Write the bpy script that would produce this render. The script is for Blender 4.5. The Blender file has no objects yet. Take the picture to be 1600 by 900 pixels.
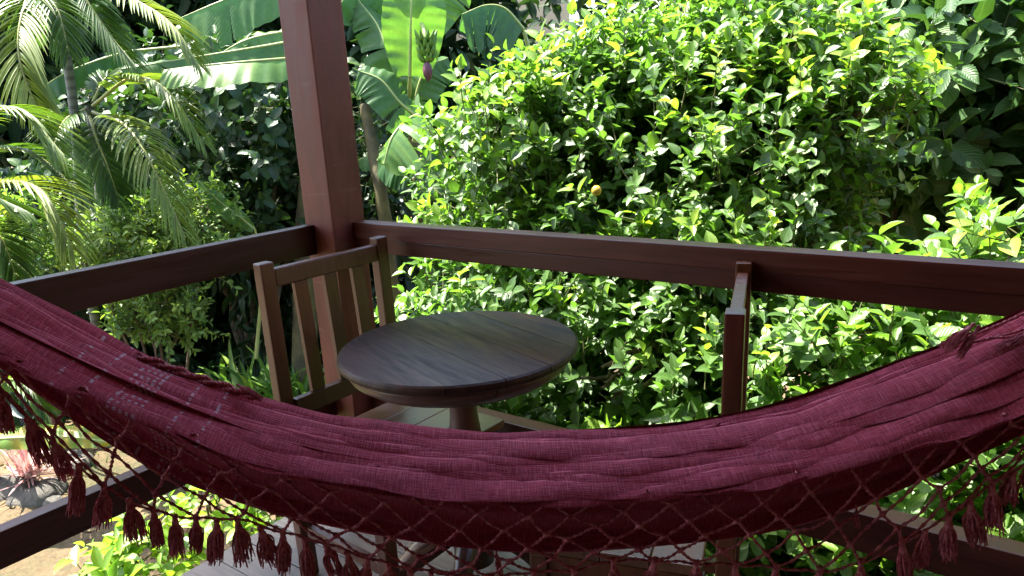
import bpy, bmesh, math, random
import numpy as np
from mathutils import Vector, Matrix
random.seed(7); rng = np.random.default_rng(7)
SC = bpy.context.scene; COL = SC.collection

# ------------------------------------------------------------------ camera
C = np.array([1.84206619, -1.50010835, 1.28452242])
CR = np.array([0.80191501, 0.59475958, -0.05650976])
CU = np.array([-0.09854076, 0.22496526, 0.96937111])
CW = np.array([-0.58925549, 0.77178473, -0.23901108])
FPX = 1150.0
cam = bpy.data.cameras.new('camera'); co = bpy.data.objects.new('camera', cam); COL.objects.link(co)
m = Matrix(((CR[0], CU[0], -CW[0], C[0]), (CR[1], CU[1], -CW[1], C[1]), (CR[2], CU[2], -CW[2], C[2]), (0, 0, 0, 1)))
co.matrix_world = m
cam.sensor_width = 36; cam.lens = 36 * FPX / 1600; cam.clip_start = 0.02; cam.clip_end = 500
SC.camera = co
# ------------------------------------------------------------------ light
SUN_TO = Vector((-0.97, -0.20, 0)).normalized(); ELEV = math.radians(63)
sd = Vector((SUN_TO.x * math.cos(ELEV), SUN_TO.y * math.cos(ELEV), math.sin(ELEV)))
W = bpy.data.worlds.new('World'); SC.world = W; W.use_nodes = True
nt = W.node_tree; bg = nt.nodes['Background']
sky = nt.nodes.new('ShaderNodeTexSky'); sky.sky_type = 'NISHITA'; sky.sun_disc = False
sky.sun_elevation = ELEV; sky.sun_rotation = math.atan2(sd.x, sd.y)
sky.dust_density = 2.0
nt.links.new(sky.outputs[0], bg.inputs[0]); bg.inputs[1].default_value = 0.15
sl = bpy.data.lights.new('sun', 'SUN'); sl.energy = 5.0; sl.angle = math.radians(0.5); sl.color = (1.0, 0.95, 0.86)
so = bpy.data.objects.new('sun', sl); COL.objects.link(so); so.rotation_euler = (-sd).to_track_quat('-Z', 'Y').to_euler()
so.location = (0, 0, 8)
vs = SC.view_settings; vs.view_transform = 'Standard'; vs.look = 'None'; vs.gamma = 1; vs.use_curve_mapping = False
vs.exposure = 2.55
SC.cycles.max_bounces = 7; SC.cycles.diffuse_bounces = 4; SC.cycles.transmission_bounces = 4; SC.cycles.transparent_max_bounces = 4
SC.cycles.use_denoising = True

# ------------------------------------------------------------------ helpers
def at(px, py, d):
    return C + d * (CW + CR * (px - 800) / FPX - CU * (py - 450) / FPX)
def tag(o, label=None, cat=None, group=None, kind=None):
    if label: o['label'] = label
    if cat: o['category'] = cat
    if group: o['group'] = group
    if kind: o['kind'] = kind
    return o
def link(name, me, mat=None, parent=None, smooth=False):
    o = bpy.data.objects.new(name, me); COL.objects.link(o)
    if mat and not me.materials: me.materials.append(mat)
    if parent: o.parent = parent
    if smooth and len(me.polygons): me.polygons.foreach_set('use_smooth', [True] * len(me.polygons))
    return o
def empty(name, loc, rz=0, label=None, cat=None, group=None, kind=None):
    o = bpy.data.objects.new(name, None); COL.objects.link(o); o.location = loc; o.rotation_euler = (0, 0, rz)
    o.empty_display_size = 0.05
    return tag(o, label, cat, group, kind)
def world_child(o, root):
    "parent keeping geometry that was written in world coordinates"
    o.parent = root
    o.matrix_parent_inverse = (Matrix.Translation(root.location) @ root.rotation_euler.to_matrix().to_4x4()).inverted()
    return o
def box_mesh(name, lo, hi, bev=0.003, seg=2, rot=None, taper=None):
    bm = bmesh.new(); bmesh.ops.create_cube(bm, size=1)
    lo = Vector(lo); hi = Vector(hi); c = (lo + hi) / 2; s = hi - lo
    for v in bm.verts: v.co = Vector((v.co.x * s.x, v.co.y * s.y, v.co.z * s.z))
    if bev: bmesh.ops.bevel(bm, geom=bm.edges[:], offset=bev, segments=seg, profile=0.6, affect='EDGES')
    if rot is not None: bmesh.ops.transform(bm, matrix=rot, verts=bm.verts)
    bmesh.ops.translate(bm, vec=c, verts=bm.verts)
    me = bpy.data.meshes.new(name); bm.to_mesh(me); bm.free(); return me
def beam_mesh(name, a, b, wx, wy, bev=0.003, up=(0, 0, 1)):
    a = Vector(a); b = Vector(b); d = b - a; L = d.length; z = d.normalized(); x = Vector(up).cross(z)
    if x.length < 1e-4: x = Vector((1, 0, 0))
    x.normalize(); y = z.cross(x)
    me = box_mesh(name, (-wx / 2, -wy / 2, 0), (wx / 2, wy / 2, L), bev)
    me.transform(Matrix(((x.x, y.x, z.x, a.x), (x.y, y.y, z.y, a.y), (x.z, y.z, z.z, a.z), (0, 0, 0, 1)))); return me
def np_mesh(name, V, F, attrs=None, uv=None):
    V = np.asarray(V, np.float32); F = np.asarray(F, np.int32); k = F.shape[1]
    me = bpy.data.meshes.new(name)
    me.vertices.add(len(V)); me.vertices.foreach_set('co', V.ravel())
    me.loops.add(F.size); me.loops.foreach_set('vertex_index', F.ravel())
    me.polygons.add(len(F)); me.polygons.foreach_set('loop_start', np.arange(0, F.size, k, dtype=np.int32))
    me.polygons.foreach_set('use_smooth', np.ones(len(F), bool))
    if attrs:
        for n, a in attrs.items():
            at_ = me.attributes.new(n, 'FLOAT', 'POINT'); at_.data.foreach_set('value', np.asarray(a, np.float32).ravel())
    if uv is not None:
        ul = me.uv_layers.new(name='UVMap'); ul.data.foreach_set('uv', np.asarray(uv, np.float32)[F.ravel()].ravel())
    me.update(calc_edges=True); me.validate(); return me
def catmull(P, n):
    P = np.asarray(P, float); Q = np.vstack([2 * P[0] - P[1], P, 2 * P[-1] - P[-2]]); out = []
    segs = len(P) - 1
    for i in np.linspace(0, segs, n):
        k = min(int(i), segs - 1); t = i - k; a, b, c, d = Q[k:k + 4]
        out.append(0.5 * ((2 * b) + (c - a) * t + (2 * a - 5 * b + 4 * c - d) * t * t + (3 * b - a - 3 * c + d) * t ** 3))
    return np.array(out)
def frames(P):
    T = np.gradient(P, axis=0); T /= np.linalg.norm(T, axis=1)[:, None] + 1e-9
    ref = np.array([0, 0, 1.0]) if abs(T[0][2]) < 0.9 else np.array([1.0, 0, 0])
    N = []; n = np.cross(T[0], ref); n /= np.linalg.norm(n)
    for t in T:
        n = n - t * (n @ t); n /= np.linalg.norm(n) + 1e-9; N.append(n)
    N = np.array(N); return T, N, np.cross(T, N)
def tube_arrays(P, rad, sides=8, lobes=0, twist=0, amp=0.0):
    P = np.asarray(P, float); n = len(P); rad = np.broadcast_to(np.asarray(rad, float), (n,))
    T, N, B = frames(P); th = np.arange(sides) * 2 * np.pi / sides
    tw = np.linspace(0, twist, n)
    V = np.zeros((n, sides, 3))
    for i in range(n):
        rr = rad[i] * (1 + amp * np.cos(lobes * th)) if lobes else rad[i] * np.ones(sides)
        a = th + tw[i]
        V[i] = P[i] + rr[:, None] * (np.cos(a)[:, None] * N[i] + np.sin(a)[:, None] * B[i])
    i, j = np.meshgrid(np.arange(n - 1), np.arange(sides), indexing='ij'); j2 = (j + 1) % sides
    F = np.stack([i * sides + j, i * sides + j2, (i + 1) * sides + j2, (i + 1) * sides + j], -1).reshape(-1, 4)
    return V.reshape(-1, 3), F
class MB:
    def __init__(s): s.V = []; s.F = []; s.n = 0; s.A = {}
    def add(s, V, F, **at_):
        s.V.append(V); s.F.append(np.asarray(F) + s.n); s.n += len(V)
        for k, v in at_.items(): s.A.setdefault(k, []).append(np.broadcast_to(np.asarray(v, float), (len(V),)))
    def tube(s, P, r, sides=8, **kw):
        at_ = kw.pop('attrs', {}); V, F = tube_arrays(P, r, sides, **kw); s.add(V, F, **at_)
    def mesh(s, name): return np_mesh(name, np.vstack(s.V), np.vstack(s.F), {k: np.concatenate(v) for k, v in s.A.items()} or None)
def lathe_mesh(name, prof, n=40, center=(0, 0, 0)):
    V = []; F = []
    for (r_, z_) in prof:
        for k in range(n):
            a = 2 * math.pi * k / n; V.append((center[0] + r_ * math.cos(a), center[1] + r_ * math.sin(a), center[2] + z_))
    for i in range(len(prof) - 1):
        for k in range(n): F.append((i * n + k, i * n + (k + 1) % n, (i + 1) * n + (k + 1) % n, (i + 1) * n + k))
    return np_mesh(name, V, F)

# ------------------------------------------------------------------ materials
def new_mat(name):
    mt = bpy.data.materials.new(name); mt.use_nodes = True; t = mt.node_tree
    return mt, t, t.nodes['Principled BSDF']
def N(t, ty, **kw):
    n = t.nodes.new(ty)
    for k, v in kw.items():
        if k in n.inputs: n.inputs[k].default_value = v
        else: setattr(n, k, v)
    return n
def ramp(t, fac, stops):
    n = t.nodes.new('ShaderNodeValToRGB'); e = n.color_ramp.elements
    while len(e) < len(stops): e.new(0.5)
    for k, (p, c) in enumerate(stops): e[k].position = p; e[k].color = (*c, 1)
    t.links.new(fac, n.inputs[0]); return n
def wood(name, c1, c2, rough=0.38, axis=(1, 1, 14), scale=6, coat=0.15, bump=0.25, saw=None, spec=0.5, rv=(-.1, .16)):
    mt, t, b = new_mat(name); L = t.links.new
    tc = N(t, 'ShaderNodeTexCoord'); oi = N(t, 'ShaderNodeObjectInfo')
    mp = N(t, 'ShaderNodeMapping'); mp.inputs['Scale'].default_value = axis
    ad = N(t, 'ShaderNodeVectorMath', operation='ADD'); cx = N(t, 'ShaderNodeCombineXYZ')
    mu = N(t, 'ShaderNodeMath', operation='MULTIPLY'); mu.inputs[1].default_value = 37.0
    L(oi.outputs['Random'], mu.inputs[0])
    for k in range(3): L(mu.outputs[0], cx.inputs[k])
    L(tc.outputs['Object'], mp.inputs[0]); L(mp.outputs[0], ad.inputs[0]); L(cx.outputs[0], ad.inputs[1])
    n1 = N(t, 'ShaderNodeTexNoise', Scale=scale, Detail=8, Roughness=0.62, Distortion=0.6); L(ad.outputs[0], n1.inputs['Vector'])
    n2 = N(t, 'ShaderNodeTexNoise', Scale=2.2, Detail=4); L(tc.outputs['Object'], n2.inputs['Vector'])
    r1 = ramp(t, n1.outputs[0], [(0.3, c1), (0.72, c2)])
    mx = N(t, 'ShaderNodeMix', data_type='RGBA', blend_type='MULTIPLY'); mx.inputs[0].default_value = 0.5
    r2 = ramp(t, n2.outputs[0], [(0.35, (0.55, 0.55, 0.55)), (0.65, (1.15, 1.1, 1.05))])
    L(r1.outputs[0], mx.inputs[6]); L(r2.outputs[0], mx.inputs[7]); col = mx.outputs[2]
    hv = N(t, 'ShaderNodeHueSaturation'); vm = N(t, 'ShaderNodeMapRange'); vm.inputs[3].default_value = 0.8; vm.inputs[4].default_value = 1.2
    L(oi.outputs['Random'], vm.inputs[0]); L(vm.outputs[0], hv.inputs['Value']); L(col, hv.inputs['Color']); col = hv.outputs[0]
    if saw:
        m2 = N(t, 'ShaderNodeMapping'); m2.inputs['Scale'].default_value = (4.0, 4.0, 30); L(tc.outputs['Object'], m2.inputs[0])
        n3 = N(t, 'ShaderNodeTexNoise', Scale=1.6, Detail=3, Roughness=0.7); L(m2.outputs[0], n3.inputs['Vector'])
        r3 = ramp(t, n3.outputs[0], [(0.60, (0, 0, 0)), (0.76, (1, 1, 1))])
        m3 = N(t, 'ShaderNodeMix', data_type='RGBA'); L(r3.outputs[0], m3.inputs[0]); L(col, m3.inputs[6]); m3.inputs[7].default_value = (*saw, 1); col = m3.outputs[2]
    L(col, b.inputs['Base Color'])
    rr = N(t, 'ShaderNodeMapRange'); rr.inputs[1].default_value = .3; rr.inputs[2].default_value = .7; rr.inputs[3].default_value = rough + rv[0]; rr.inputs[4].default_value = rough + rv[1]
    L(n1.outputs[0], rr.inputs[0]); L(rr.outputs[0], b.inputs['Roughness'])
    b.inputs['Coat Weight'].default_value = coat; b.inputs['Coat Roughness'].default_value = 0.25
    b.inputs['Specular IOR Level'].default_value = spec
    bp = N(t, 'ShaderNodeBump', Strength=bump, Distance=0.002); L(n1.outputs[0], bp.inputs['Height']); L(bp.outputs[0], b.inputs['Normal'])
    return mt
def leaf_mat(name, stops, rough=0.35, trans=0.4, vein=0.0, spec=0.5, tr_tint=(1.2, 1.28, 0.45), ribs=9):
    mt, t, b = new_mat(name); L = t.links.new
    a = N(t, 'ShaderNodeAttribute', attribute_name='tint'); r_ = ramp(t, a.outputs['Fac'], stops)
    ac = N(t, 'ShaderNodeAttribute', attribute_name='across'); al = N(t, 'ShaderNodeAttribute', attribute_name='along')
    ab = N(t, 'ShaderNodeMath', operation='ABSOLUTE'); L(ac.outputs['Fac'], ab.inputs[0])
    mid = ramp(t, ab.outputs[0], [(0.0, (1, 1, 1)), (0.16, (0, 0, 0))])
    mx = N(t, 'ShaderNodeMix', data_type='RGBA'); L(r_.outputs[0], mx.inputs[6])
    lt = N(t, 'ShaderNodeHueSaturation', Value=1.7, Saturation=0.85); L(r_.outputs[0], lt.inputs['Color']); L(lt.outputs[0], mx.inputs[7])
    mm = N(t, 'ShaderNodeMath', operation='MULTIPLY'); mm.inputs[1].default_value = 0.55; L(mid.outputs[0], mm.inputs[0]); L(mm.outputs[0], mx.inputs[0])
    tc = N(t, 'ShaderNodeTexCoord'); nz = N(t, 'ShaderNodeTexNoise', Scale=35, Detail=3); L(tc.outputs['Object'], nz.inputs['Vector'])
    mv = N(t, 'ShaderNodeHueSaturation'); mr = N(t, 'ShaderNodeMapRange'); mr.inputs[3].default_value = 0.7; mr.inputs[4].default_value = 1.3
    L(nz.outputs[0], mr.inputs[0]); L(mr.outputs[0], mv.inputs['Value']); L(mx.outputs[2], mv.inputs['Color'])
    L(mv.outputs[0], b.inputs['Base Color']); b.inputs['Roughness'].default_value = rough; b.inputs['Specular IOR Level'].default_value = spec
    if vein:
        s = N(t, 'ShaderNodeMath', operation='MULTIPLY_ADD'); s.inputs[1].default_value = -0.35; L(ab.outputs[0], s.inputs[0]); L(al.outputs['Fac'], s.inputs[2])
        sn = N(t, 'ShaderNodeMath', operation='MULTIPLY'); sn.inputs[1].default_value = ribs * 6.283; L(s.outputs[0], sn.inputs[0])
        si = N(t, 'ShaderNodeMath', operation='SINE'); L(sn.outputs[0], si.inputs[0])
        bp = N(t, 'ShaderNodeBump', Strength=vein, Distance=0.004); L(si.outputs[0], bp.inputs['Height']); L(bp.outputs[0], b.inputs['Normal'])
    tl = N(t, 'ShaderNodeBsdfTranslucent'); tm = N(t, 'ShaderNodeMix', data_type='RGBA', blend_type='MULTIPLY'); tm.inputs[0].default_value = 1
    L(mv.outputs[0], tm.inputs[6]); tm.inputs[7].default_value = (*tr_tint, 1); L(tm.outputs[2], tl.inputs[0])
    ms = N(t, 'ShaderNodeMixShader'); ms.inputs[0].default_value = trans
    L(b.outputs[0], ms.inputs[1]); L(tl.outputs[0], ms.inputs[2]); L(ms.outputs[0], t.nodes['Material Output'].inputs[0])
    return mt
def plain(name, c1, c2=None, rough=0.7, scale=20, bump=0.0, bscale=None, dist=0.01, spec=0.4, detail=6):
    mt, t, b = new_mat(name); L = t.links.new
    tc = N(t, 'ShaderNodeTexCoord'); n = N(t, 'ShaderNodeTexNoise', Scale=scale, Detail=detail, Roughness=0.65); L(tc.outputs['Object'], n.inputs['Vector'])
    L(ramp(t, n.outputs[0], [(0.35, c1), (0.68, c2 or c1)]).outputs[0], b.inputs['Base Color'])
    b.inputs['Roughness'].default_value = rough; b.inputs['Specular IOR Level'].default_value = spec
    if bump:
        n2 = N(t, 'ShaderNodeTexNoise', Scale=bscale or scale, Detail=8, Roughness=0.7); L(tc.outputs['Object'], n2.inputs['Vector'])
        bp = N(t, 'ShaderNodeBump', Strength=bump, Distance=dist); L(n2.outputs[0], bp.inputs['Height']); L(bp.outputs[0], b.inputs['Normal'])
    return mt
M = {}
M['post'] = wood('post_wood', (0.090, 0.024, 0.015), (0.165, 0.050, 0.033), 0.45, (3, 3, 0.6), 9, 0.0, 0.2, saw=(0.16, 0.066, 0.050), spec=.2)
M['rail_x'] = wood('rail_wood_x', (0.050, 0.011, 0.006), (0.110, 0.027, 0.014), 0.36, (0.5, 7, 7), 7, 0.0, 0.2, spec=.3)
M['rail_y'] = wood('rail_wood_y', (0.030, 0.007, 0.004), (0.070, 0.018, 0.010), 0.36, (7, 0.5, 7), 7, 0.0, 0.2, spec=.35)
M['chair'] = wood('chair_wood', (0.065, 0.016, 0.004), (0.145, 0.043, 0.010), 0.38, (6, 6, 0.7), 8, 0.1, 0.2)
M['seat'] = wood('seat_wood', (0.10, 0.04, 0.019), (0.21, 0.09, 0.04), 0.34, (6, 0.6, 6), 8, 0.3, 0.2)
M['table'] = wood('table_wood', (0.008, 0.004, 0.003), (0.085, 0.036, 0.020), 0.40, (6, 0.7, 4), 7, 0.0, 1.2, spec=.27, rv=(.2, -.06))
M['table_leg'] = wood('table_leg_wood', (0.06, 0.02, 0.012), (0.13, 0.048, 0.026), 0.36, (5, 5, 0.8), 8, 0.3, 0.3)
M['floor'] = wood('floor_wood', (0.15, 0.122, 0.100), (0.29, 0.245, 0.212), 0.42, (0.5, 6, 6), 8, 0.1, 0.3)
M['ceil'] = wood('ceiling_wood', (0.16, 0.08, 0.04), (0.28, 0.15, 0.08), 0.5, (0.5, 6, 6), 8, 0.1, 0.3)
M['plaster'] = plain('plaster', (0.62, 0.56, 0.46), (0.70, 0.64, 0.53), 0.85, 3, 0.2, 60)
M['cream'] = plain('cream_plaster', (0.50, 0.36, 0.21), (0.58, 0.43, 0.26), 0.85, 3, 0.2, 60)
M['white'] = plain('white_paint', (0.72, 0.72, 0.70), (0.8, 0.8, 0.78), 0.7, 5, 0.15, 80)
M['tile'] = plain('roof_tile', (0.30, 0.12, 0.07), (0.42, 0.19, 0.11), 0.8, 8, 0.3, 40)
M['glass'] = plain('window_glass', (0.03, 0.04, 0.05), None, 0.08, 2)
M['stone'] = plain('garden_stone', (0.07, 0.066, 0.055), (0.18, 0.165, 0.14), 0.9, 9, 1.0, 22, 0.05)
M['bark'] = plain('bark', (0.075, 0.052, 0.036), (0.20, 0.15, 0.105), 0.85, 14, 0.8, 26, 0.01)
M['twig'] = plain('green_twig', (0.06, 0.085, 0.025), (0.13, 0.12, 0.05), 0.7, 20)
M['metal'] = plain('hook_metal', (0.12, 0.12, 0.12), (0.2, 0.19, 0.18), 0.45, 20)

# leaf shaders, tint 0..1 from old to young growth; on the broadleaf treetop it paints sunlight
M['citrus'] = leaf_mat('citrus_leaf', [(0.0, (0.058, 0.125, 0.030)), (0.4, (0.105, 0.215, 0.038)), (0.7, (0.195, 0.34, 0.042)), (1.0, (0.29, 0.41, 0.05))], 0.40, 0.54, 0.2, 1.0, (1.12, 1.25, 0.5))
M['dark_leaf'] = leaf_mat('dark_leaf', [(0.0, (0.026, 0.062, 0.022)), (0.5, (0.050, 0.115, 0.032)), (1.0, (0.11, 0.22, 0.035))], 0.45, 0.35, 0.22, 0.3)
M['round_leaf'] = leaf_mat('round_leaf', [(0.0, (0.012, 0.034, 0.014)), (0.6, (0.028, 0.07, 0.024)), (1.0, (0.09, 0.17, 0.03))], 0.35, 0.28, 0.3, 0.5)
M['pale_leaf'] = leaf_mat('pale_leaf', [(0.0, (0.08, 0.15, 0.045)), (0.5, (0.16, 0.27, 0.07)), (1.0, (0.32, 0.42, 0.09))], 0.45, 0.4, 0.0, 0.4)
M['palm'] = leaf_mat('palm_leaf', [(0.0, (0.034, 0.078, 0.018)), (0.5, (0.075, 0.145, 0.026)), (1.0, (0.19, 0.235, 0.04))], 0.44, 0.42, 0.0, 0.4)
M['banana'] = leaf_mat('banana_leaf', [(0.0, (0.032, 0.095, 0.035)), (0.5, (0.095, 0.21, 0.055)), (0.72, (0.18, 0.30, 0.05)), (0.82, (0.42, 0.32, 0.03)), (0.95, (0.085, 0.035, 0.015)), (1.0, (0.07, 0.03, 0.012))], 0.42, 0.5, 0.12, 0.5, (1.2, 1.3, 0.45), 30)
M['grass_leaf'] = leaf_mat('strap_leaf', [(0.0, (0.05, 0.12, 0.02)), (0.5, (0.11, 0.22, 0.035)), (1.0, (0.24, 0.34, 0.06))], 0.4, 0.4)
M['pink_leaf'] = leaf_mat('pink_leaf', [(0.0, (0.18, 0.08, 0.08)), (0.5, (0.36, 0.20, 0.19)), (1.0, (0.55, 0.40, 0.36))], 0.4, 0.25, 0, 0.5, (1.2, 0.7, 0.7))
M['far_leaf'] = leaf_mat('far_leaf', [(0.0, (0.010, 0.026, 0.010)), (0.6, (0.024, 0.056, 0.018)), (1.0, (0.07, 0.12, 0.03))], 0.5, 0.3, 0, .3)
M['rachis'] = plain('palm_rachis', (0.20, 0.22, 0.05), (0.30, 0.30, 0.08), 0.45, 12)
M['pseudo'] = plain('banana_stem', (0.04, 0.032, 0.014), (0.12, 0.10, 0.036), 0.7, 9, 0.5, 18)
M['midrib'] = plain('banana_midrib', (0.26, 0.32, 0.10), (0.38, 0.42, 0.17), 0.45, 10)
M['green_fruit'] = plain('green_fruit', (0.07, 0.16, 0.02), (0.12, 0.22, 0.03), 0.4, 30, 0.2, 200)
M['yellow_fruit'] = plain('yellow_fruit', (0.40, 0.26, 0.03), (0.50, 0.36, 0.04), 0.4, 30, 0.2, 200)
M['bud'] = plain('banana_flower', (0.075, 0.020, 0.035), (0.14, 0.045, 0.065), 0.45, 14)
# palm stem with rings
mt, t, b = new_mat('palm_stem'); tc = N(t, 'ShaderNodeTexCoord'); wv = N(t, 'ShaderNodeTexWave', bands_direction='Z', Scale=5.5, Distortion=1.5)
t.links.new(tc.outputs['Object'], wv.inputs['Vector']); t.links.new(ramp(t, wv.outputs[0], [(0.1, (0.05, 0.05, 0.035)), (0.5, (0.10, 0.105, 0.07))]).outputs[0], b.inputs['Base Color']); b.inputs['Roughness'].default_value = 0.6
M['palm_stem'] = mt
# soil
mt, t, b = new_mat('soil'); L = t.links.new; tc = N(t, 'ShaderNodeTexCoord')
n1 = N(t, 'ShaderNodeTexNoise', Scale=1.1, Detail=8, Roughness=0.7); n2 = N(t, 'ShaderNodeTexNoise', Scale=38, Detail=8, Roughness=0.75); n3 = N(t, 'ShaderNodeTexVoronoi', Scale=60)
for n in (n1, n2, n3): L(tc.outputs['Object'], n.inputs['Vector'])
r1 = ramp(t, n1.outputs[0], [(0.36, (0.20, 0.138, 0.066)), (0.50, (0.12, 0.082, 0.038)), (0.62, (0.06, 0.062, 0.02))])
r2 = ramp(t, n2.outputs[0], [(0.32, (0.45, 0.4, 0.35)), (0.6, (1.1, 1.1, 1.1))])
mx = N(t, 'ShaderNodeMix', data_type='RGBA', blend_type='MULTIPLY'); mx.inputs[0].default_value = 0.85
L(r1.outputs[0], mx.inputs[6]); L(r2.outputs[0], mx.inputs[7]); L(mx.outputs[2], b.inputs['Base Color']); b.inputs['Roughness'].default_value = 0.95
bp = N(t, 'ShaderNodeBump', Strength=0.7, Distance=0.03); L(n2.outputs[0], bp.inputs['Height']); L(bp.outputs[0], b.inputs['Normal']); M['soil'] = mt
# hammock cloth: heathered weave with stitched bands; uv.x = metres along, uv.y = metres across
mt, t, b = new_mat('hammock_cloth'); L = t.links.new
uv = N(t, 'ShaderNodeUVMap', uv_map='UVMap'); sp = N(t, 'ShaderNodeSeparateXYZ'); L(uv.outputs[0], sp.inputs[0])
def stretched(sx, sy, detail=3):
    mp = N(t, 'ShaderNodeMapping'); mp.inputs['Scale'].default_value = (sx, sy, 1); L(uv.outputs[0], mp.inputs[0])
    n = N(t, 'ShaderNodeTexNoise', Scale=1, Detail=detail, Roughness=0.6); L(mp.outputs[0], n.inputs['Vector']); return n
wa = stretched(40, 650, 2); wb = stretched(560, 30, 2); wc = stretched(9, 14, 4)
c_a = ramp(t, wa.outputs[0], [(0.34, (0.18, 0.012, 0.028)), (0.52, (0.38, 0.033, 0.063)), (0.74, (0.60, 0.135, 0.18))])
c_b = ramp(t, wb.outputs[0], [(0.34, (0.19, 0.012, 0.026)), (0.52, (0.39, 0.035, 0.060)), (0.74, (0.64, 0.17, 0.215))])
mx = N(t, 'ShaderNodeMix', data_type='RGBA'); mx.inputs[0].default_value = 0.5; L(c_a.outputs[0], mx.inputs[6]); L(c_b.outputs[0], mx.inputs[7])
m2 = N(t, 'ShaderNodeMix', data_type='RGBA', blend_type='MULTIPLY'); m2.inputs[0].default_value = 0.6
L(mx.outputs[2], m2.inputs[6]); L(ramp(t, wc.outputs[0], [(0.3, (0.7, 0.65, 0.7)), (0.7, (1.15, 1.1, 1.1))]).outputs[0], m2.inputs[7])
# stitched white dashes across the cloth
def near(val, c, w_):
    s = N(t, 'ShaderNodeMath', operation='SUBTRACT'); s.inputs[1].default_value = c; L(val, s.inputs[0])
    a_ = N(t, 'ShaderNodeMath', operation='ABSOLUTE'); L(s.outputs[0], a_.inputs[0])
    l_ = N(t, 'ShaderNodeMath', operation='LESS_THAN'); l_.inputs[1].default_value = w_; L(a_.outputs[0], l_.inputs[0]); return l_.outputs[0]
acc = None
wob = stretched(3, 30, 1); wm = N(t, 'ShaderNodeMath', operation='MULTIPLY_ADD'); wm.inputs[1].default_value = 0.006; L(wob.outputs[0], wm.inputs[0]); L(sp.outputs[0], wm.inputs[2])
HAM_BANDS = [-0.505, -0.478, -0.452, -0.4455, -0.439, -0.4325, -0.426, -0.392, -0.362]
for c_ in HAM_BANDS:
    o_ = near(wm.outputs[0], c_, 0.0016)
    if acc is None: acc = o_
    else:
        mxm = N(t, 'ShaderNodeMath', operation='MAXIMUM'); L(acc, mxm.inputs[0]); L(o_, mxm.inputs[1]); acc = mxm.outputs[0]
dsh = stretched(20, 160, 1); dg_ = N(t, 'ShaderNodeMath', operation='GREATER_THAN'); dg_.inputs[1].default_value = 0.52; L(dsh.outputs[0], dg_.inputs[0])
ml = N(t, 'ShaderNodeMath', operation='MULTIPLY'); L(acc, ml.inputs[0]); L(dg_.outputs[0], ml.inputs[1])
ml2 = N(t, 'ShaderNodeMath', operation='MULTIPLY'); L(ml.outputs[0], ml2.inputs[0]); ml2.inputs[1].default_value = 0.55
m3 = N(t, 'ShaderNodeMix', data_type='RGBA'); L(ml2.outputs[0], m3.inputs[0]); L(m2.outputs[2], m3.inputs[6]); m3.inputs[7].default_value = (0.55, 0.45, 0.50, 1)
L(m3.outputs[2], b.inputs['Base Color']); b.inputs['Roughness'].default_value = 0.85; b.inputs['Specular IOR Level'].default_value = 0.2
b.inputs['Sheen Weight'].default_value = 0.15; b.inputs['Sheen Roughness'].default_value = 0.5; b.inputs['Sheen Tint'].default_value = (0.9, 0.6, 0.75, 1)
wsum = N(t, 'ShaderNodeMath', operation='ADD'); L(wa.outputs[0], wsum.inputs[0]); L(wb.outputs[0], wsum.inputs[1])
bp = N(t, 'ShaderNodeBump', Strength=0.8, Distance=0.0018); L(wsum.outputs[0], bp.inputs['Height']); L(bp.outputs[0], b.inputs['Normal']); M['cloth'] = mt
M['cord'] = plain('fringe_cord', (0.36, 0.050, 0.072), (0.70, 0.25, 0.29), 0.8, 160, 0.5, 500, 0.001, 0.2, 2)

# ------------------------------------------------------------------ setting
GZ = -0.7
def ground_mesh():
    n = 120; ax = np.concatenate([-np.geomspace(70, 8.2, 14), np.linspace(-8, 8, n), np.geomspace(8.2, 70, 14)]); k = len(ax)
    X, Y = np.meshgrid(ax, ax, indexing='ij')
    Z = GZ + 0.03 * np.sin(X * 1.7 + 1) * np.cos(Y * 1.3) + 0.015 * np.sin(X * 4.1) * np.sin(Y * 3.7 + X)
    V = np.stack([X, Y, Z], -1).reshape(-1, 3); i, j = np.meshgrid(np.arange(k - 1), np.arange(k - 1), indexing='ij')
    F = np.stack([i * k + j, (i + 1) * k + j, (i + 1) * k + j + 1, i * k + j + 1], -1).reshape(-1, 4)
    return np_mesh('ground', V, F)
tag(link('ground', ground_mesh(), M['soil']), kind='structure')

# veranda floor of separate planks running along x
PW = 0.108; fl = empty('veranda_floor', (0, 0, 0), kind='structure')
y = 0.159 - PW; k = 0
pm = [box_mesh('plank', (-2.2, -PW / 2 + 0.0018, -0.028), (2.2, PW / 2 - 0.0018, 0), 0.0016, 1) for _ in range(1)][0]
while y > -3.4:
    o = link('plank', pm, M['floor'], fl); o.location = (2.063 + random.uniform(-.003, .003), y + PW / 2, random.uniform(-.0012, .0008)); y -= PW; k += 1
for q, yy in enumerate((-3.2, -1.6, 0.0)):
    o = link('joist', box_mesh('joist', (-.12, yy - .04, -.16), (4.2, yy + .04, -.032), .003), M['rail_x'], fl)
for (x_, y_) in ((-.05, 0), (-.05, -1.6), (-.05, -3.2), (2.0, 0), (2.0, -3.2)):
    o = link('pier', box_mesh('pier', (x_ - .07, y_ - .07, GZ - .1), (x_ + .09, y_ + .07, -.164), .004), M['plaster'], fl)

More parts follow.
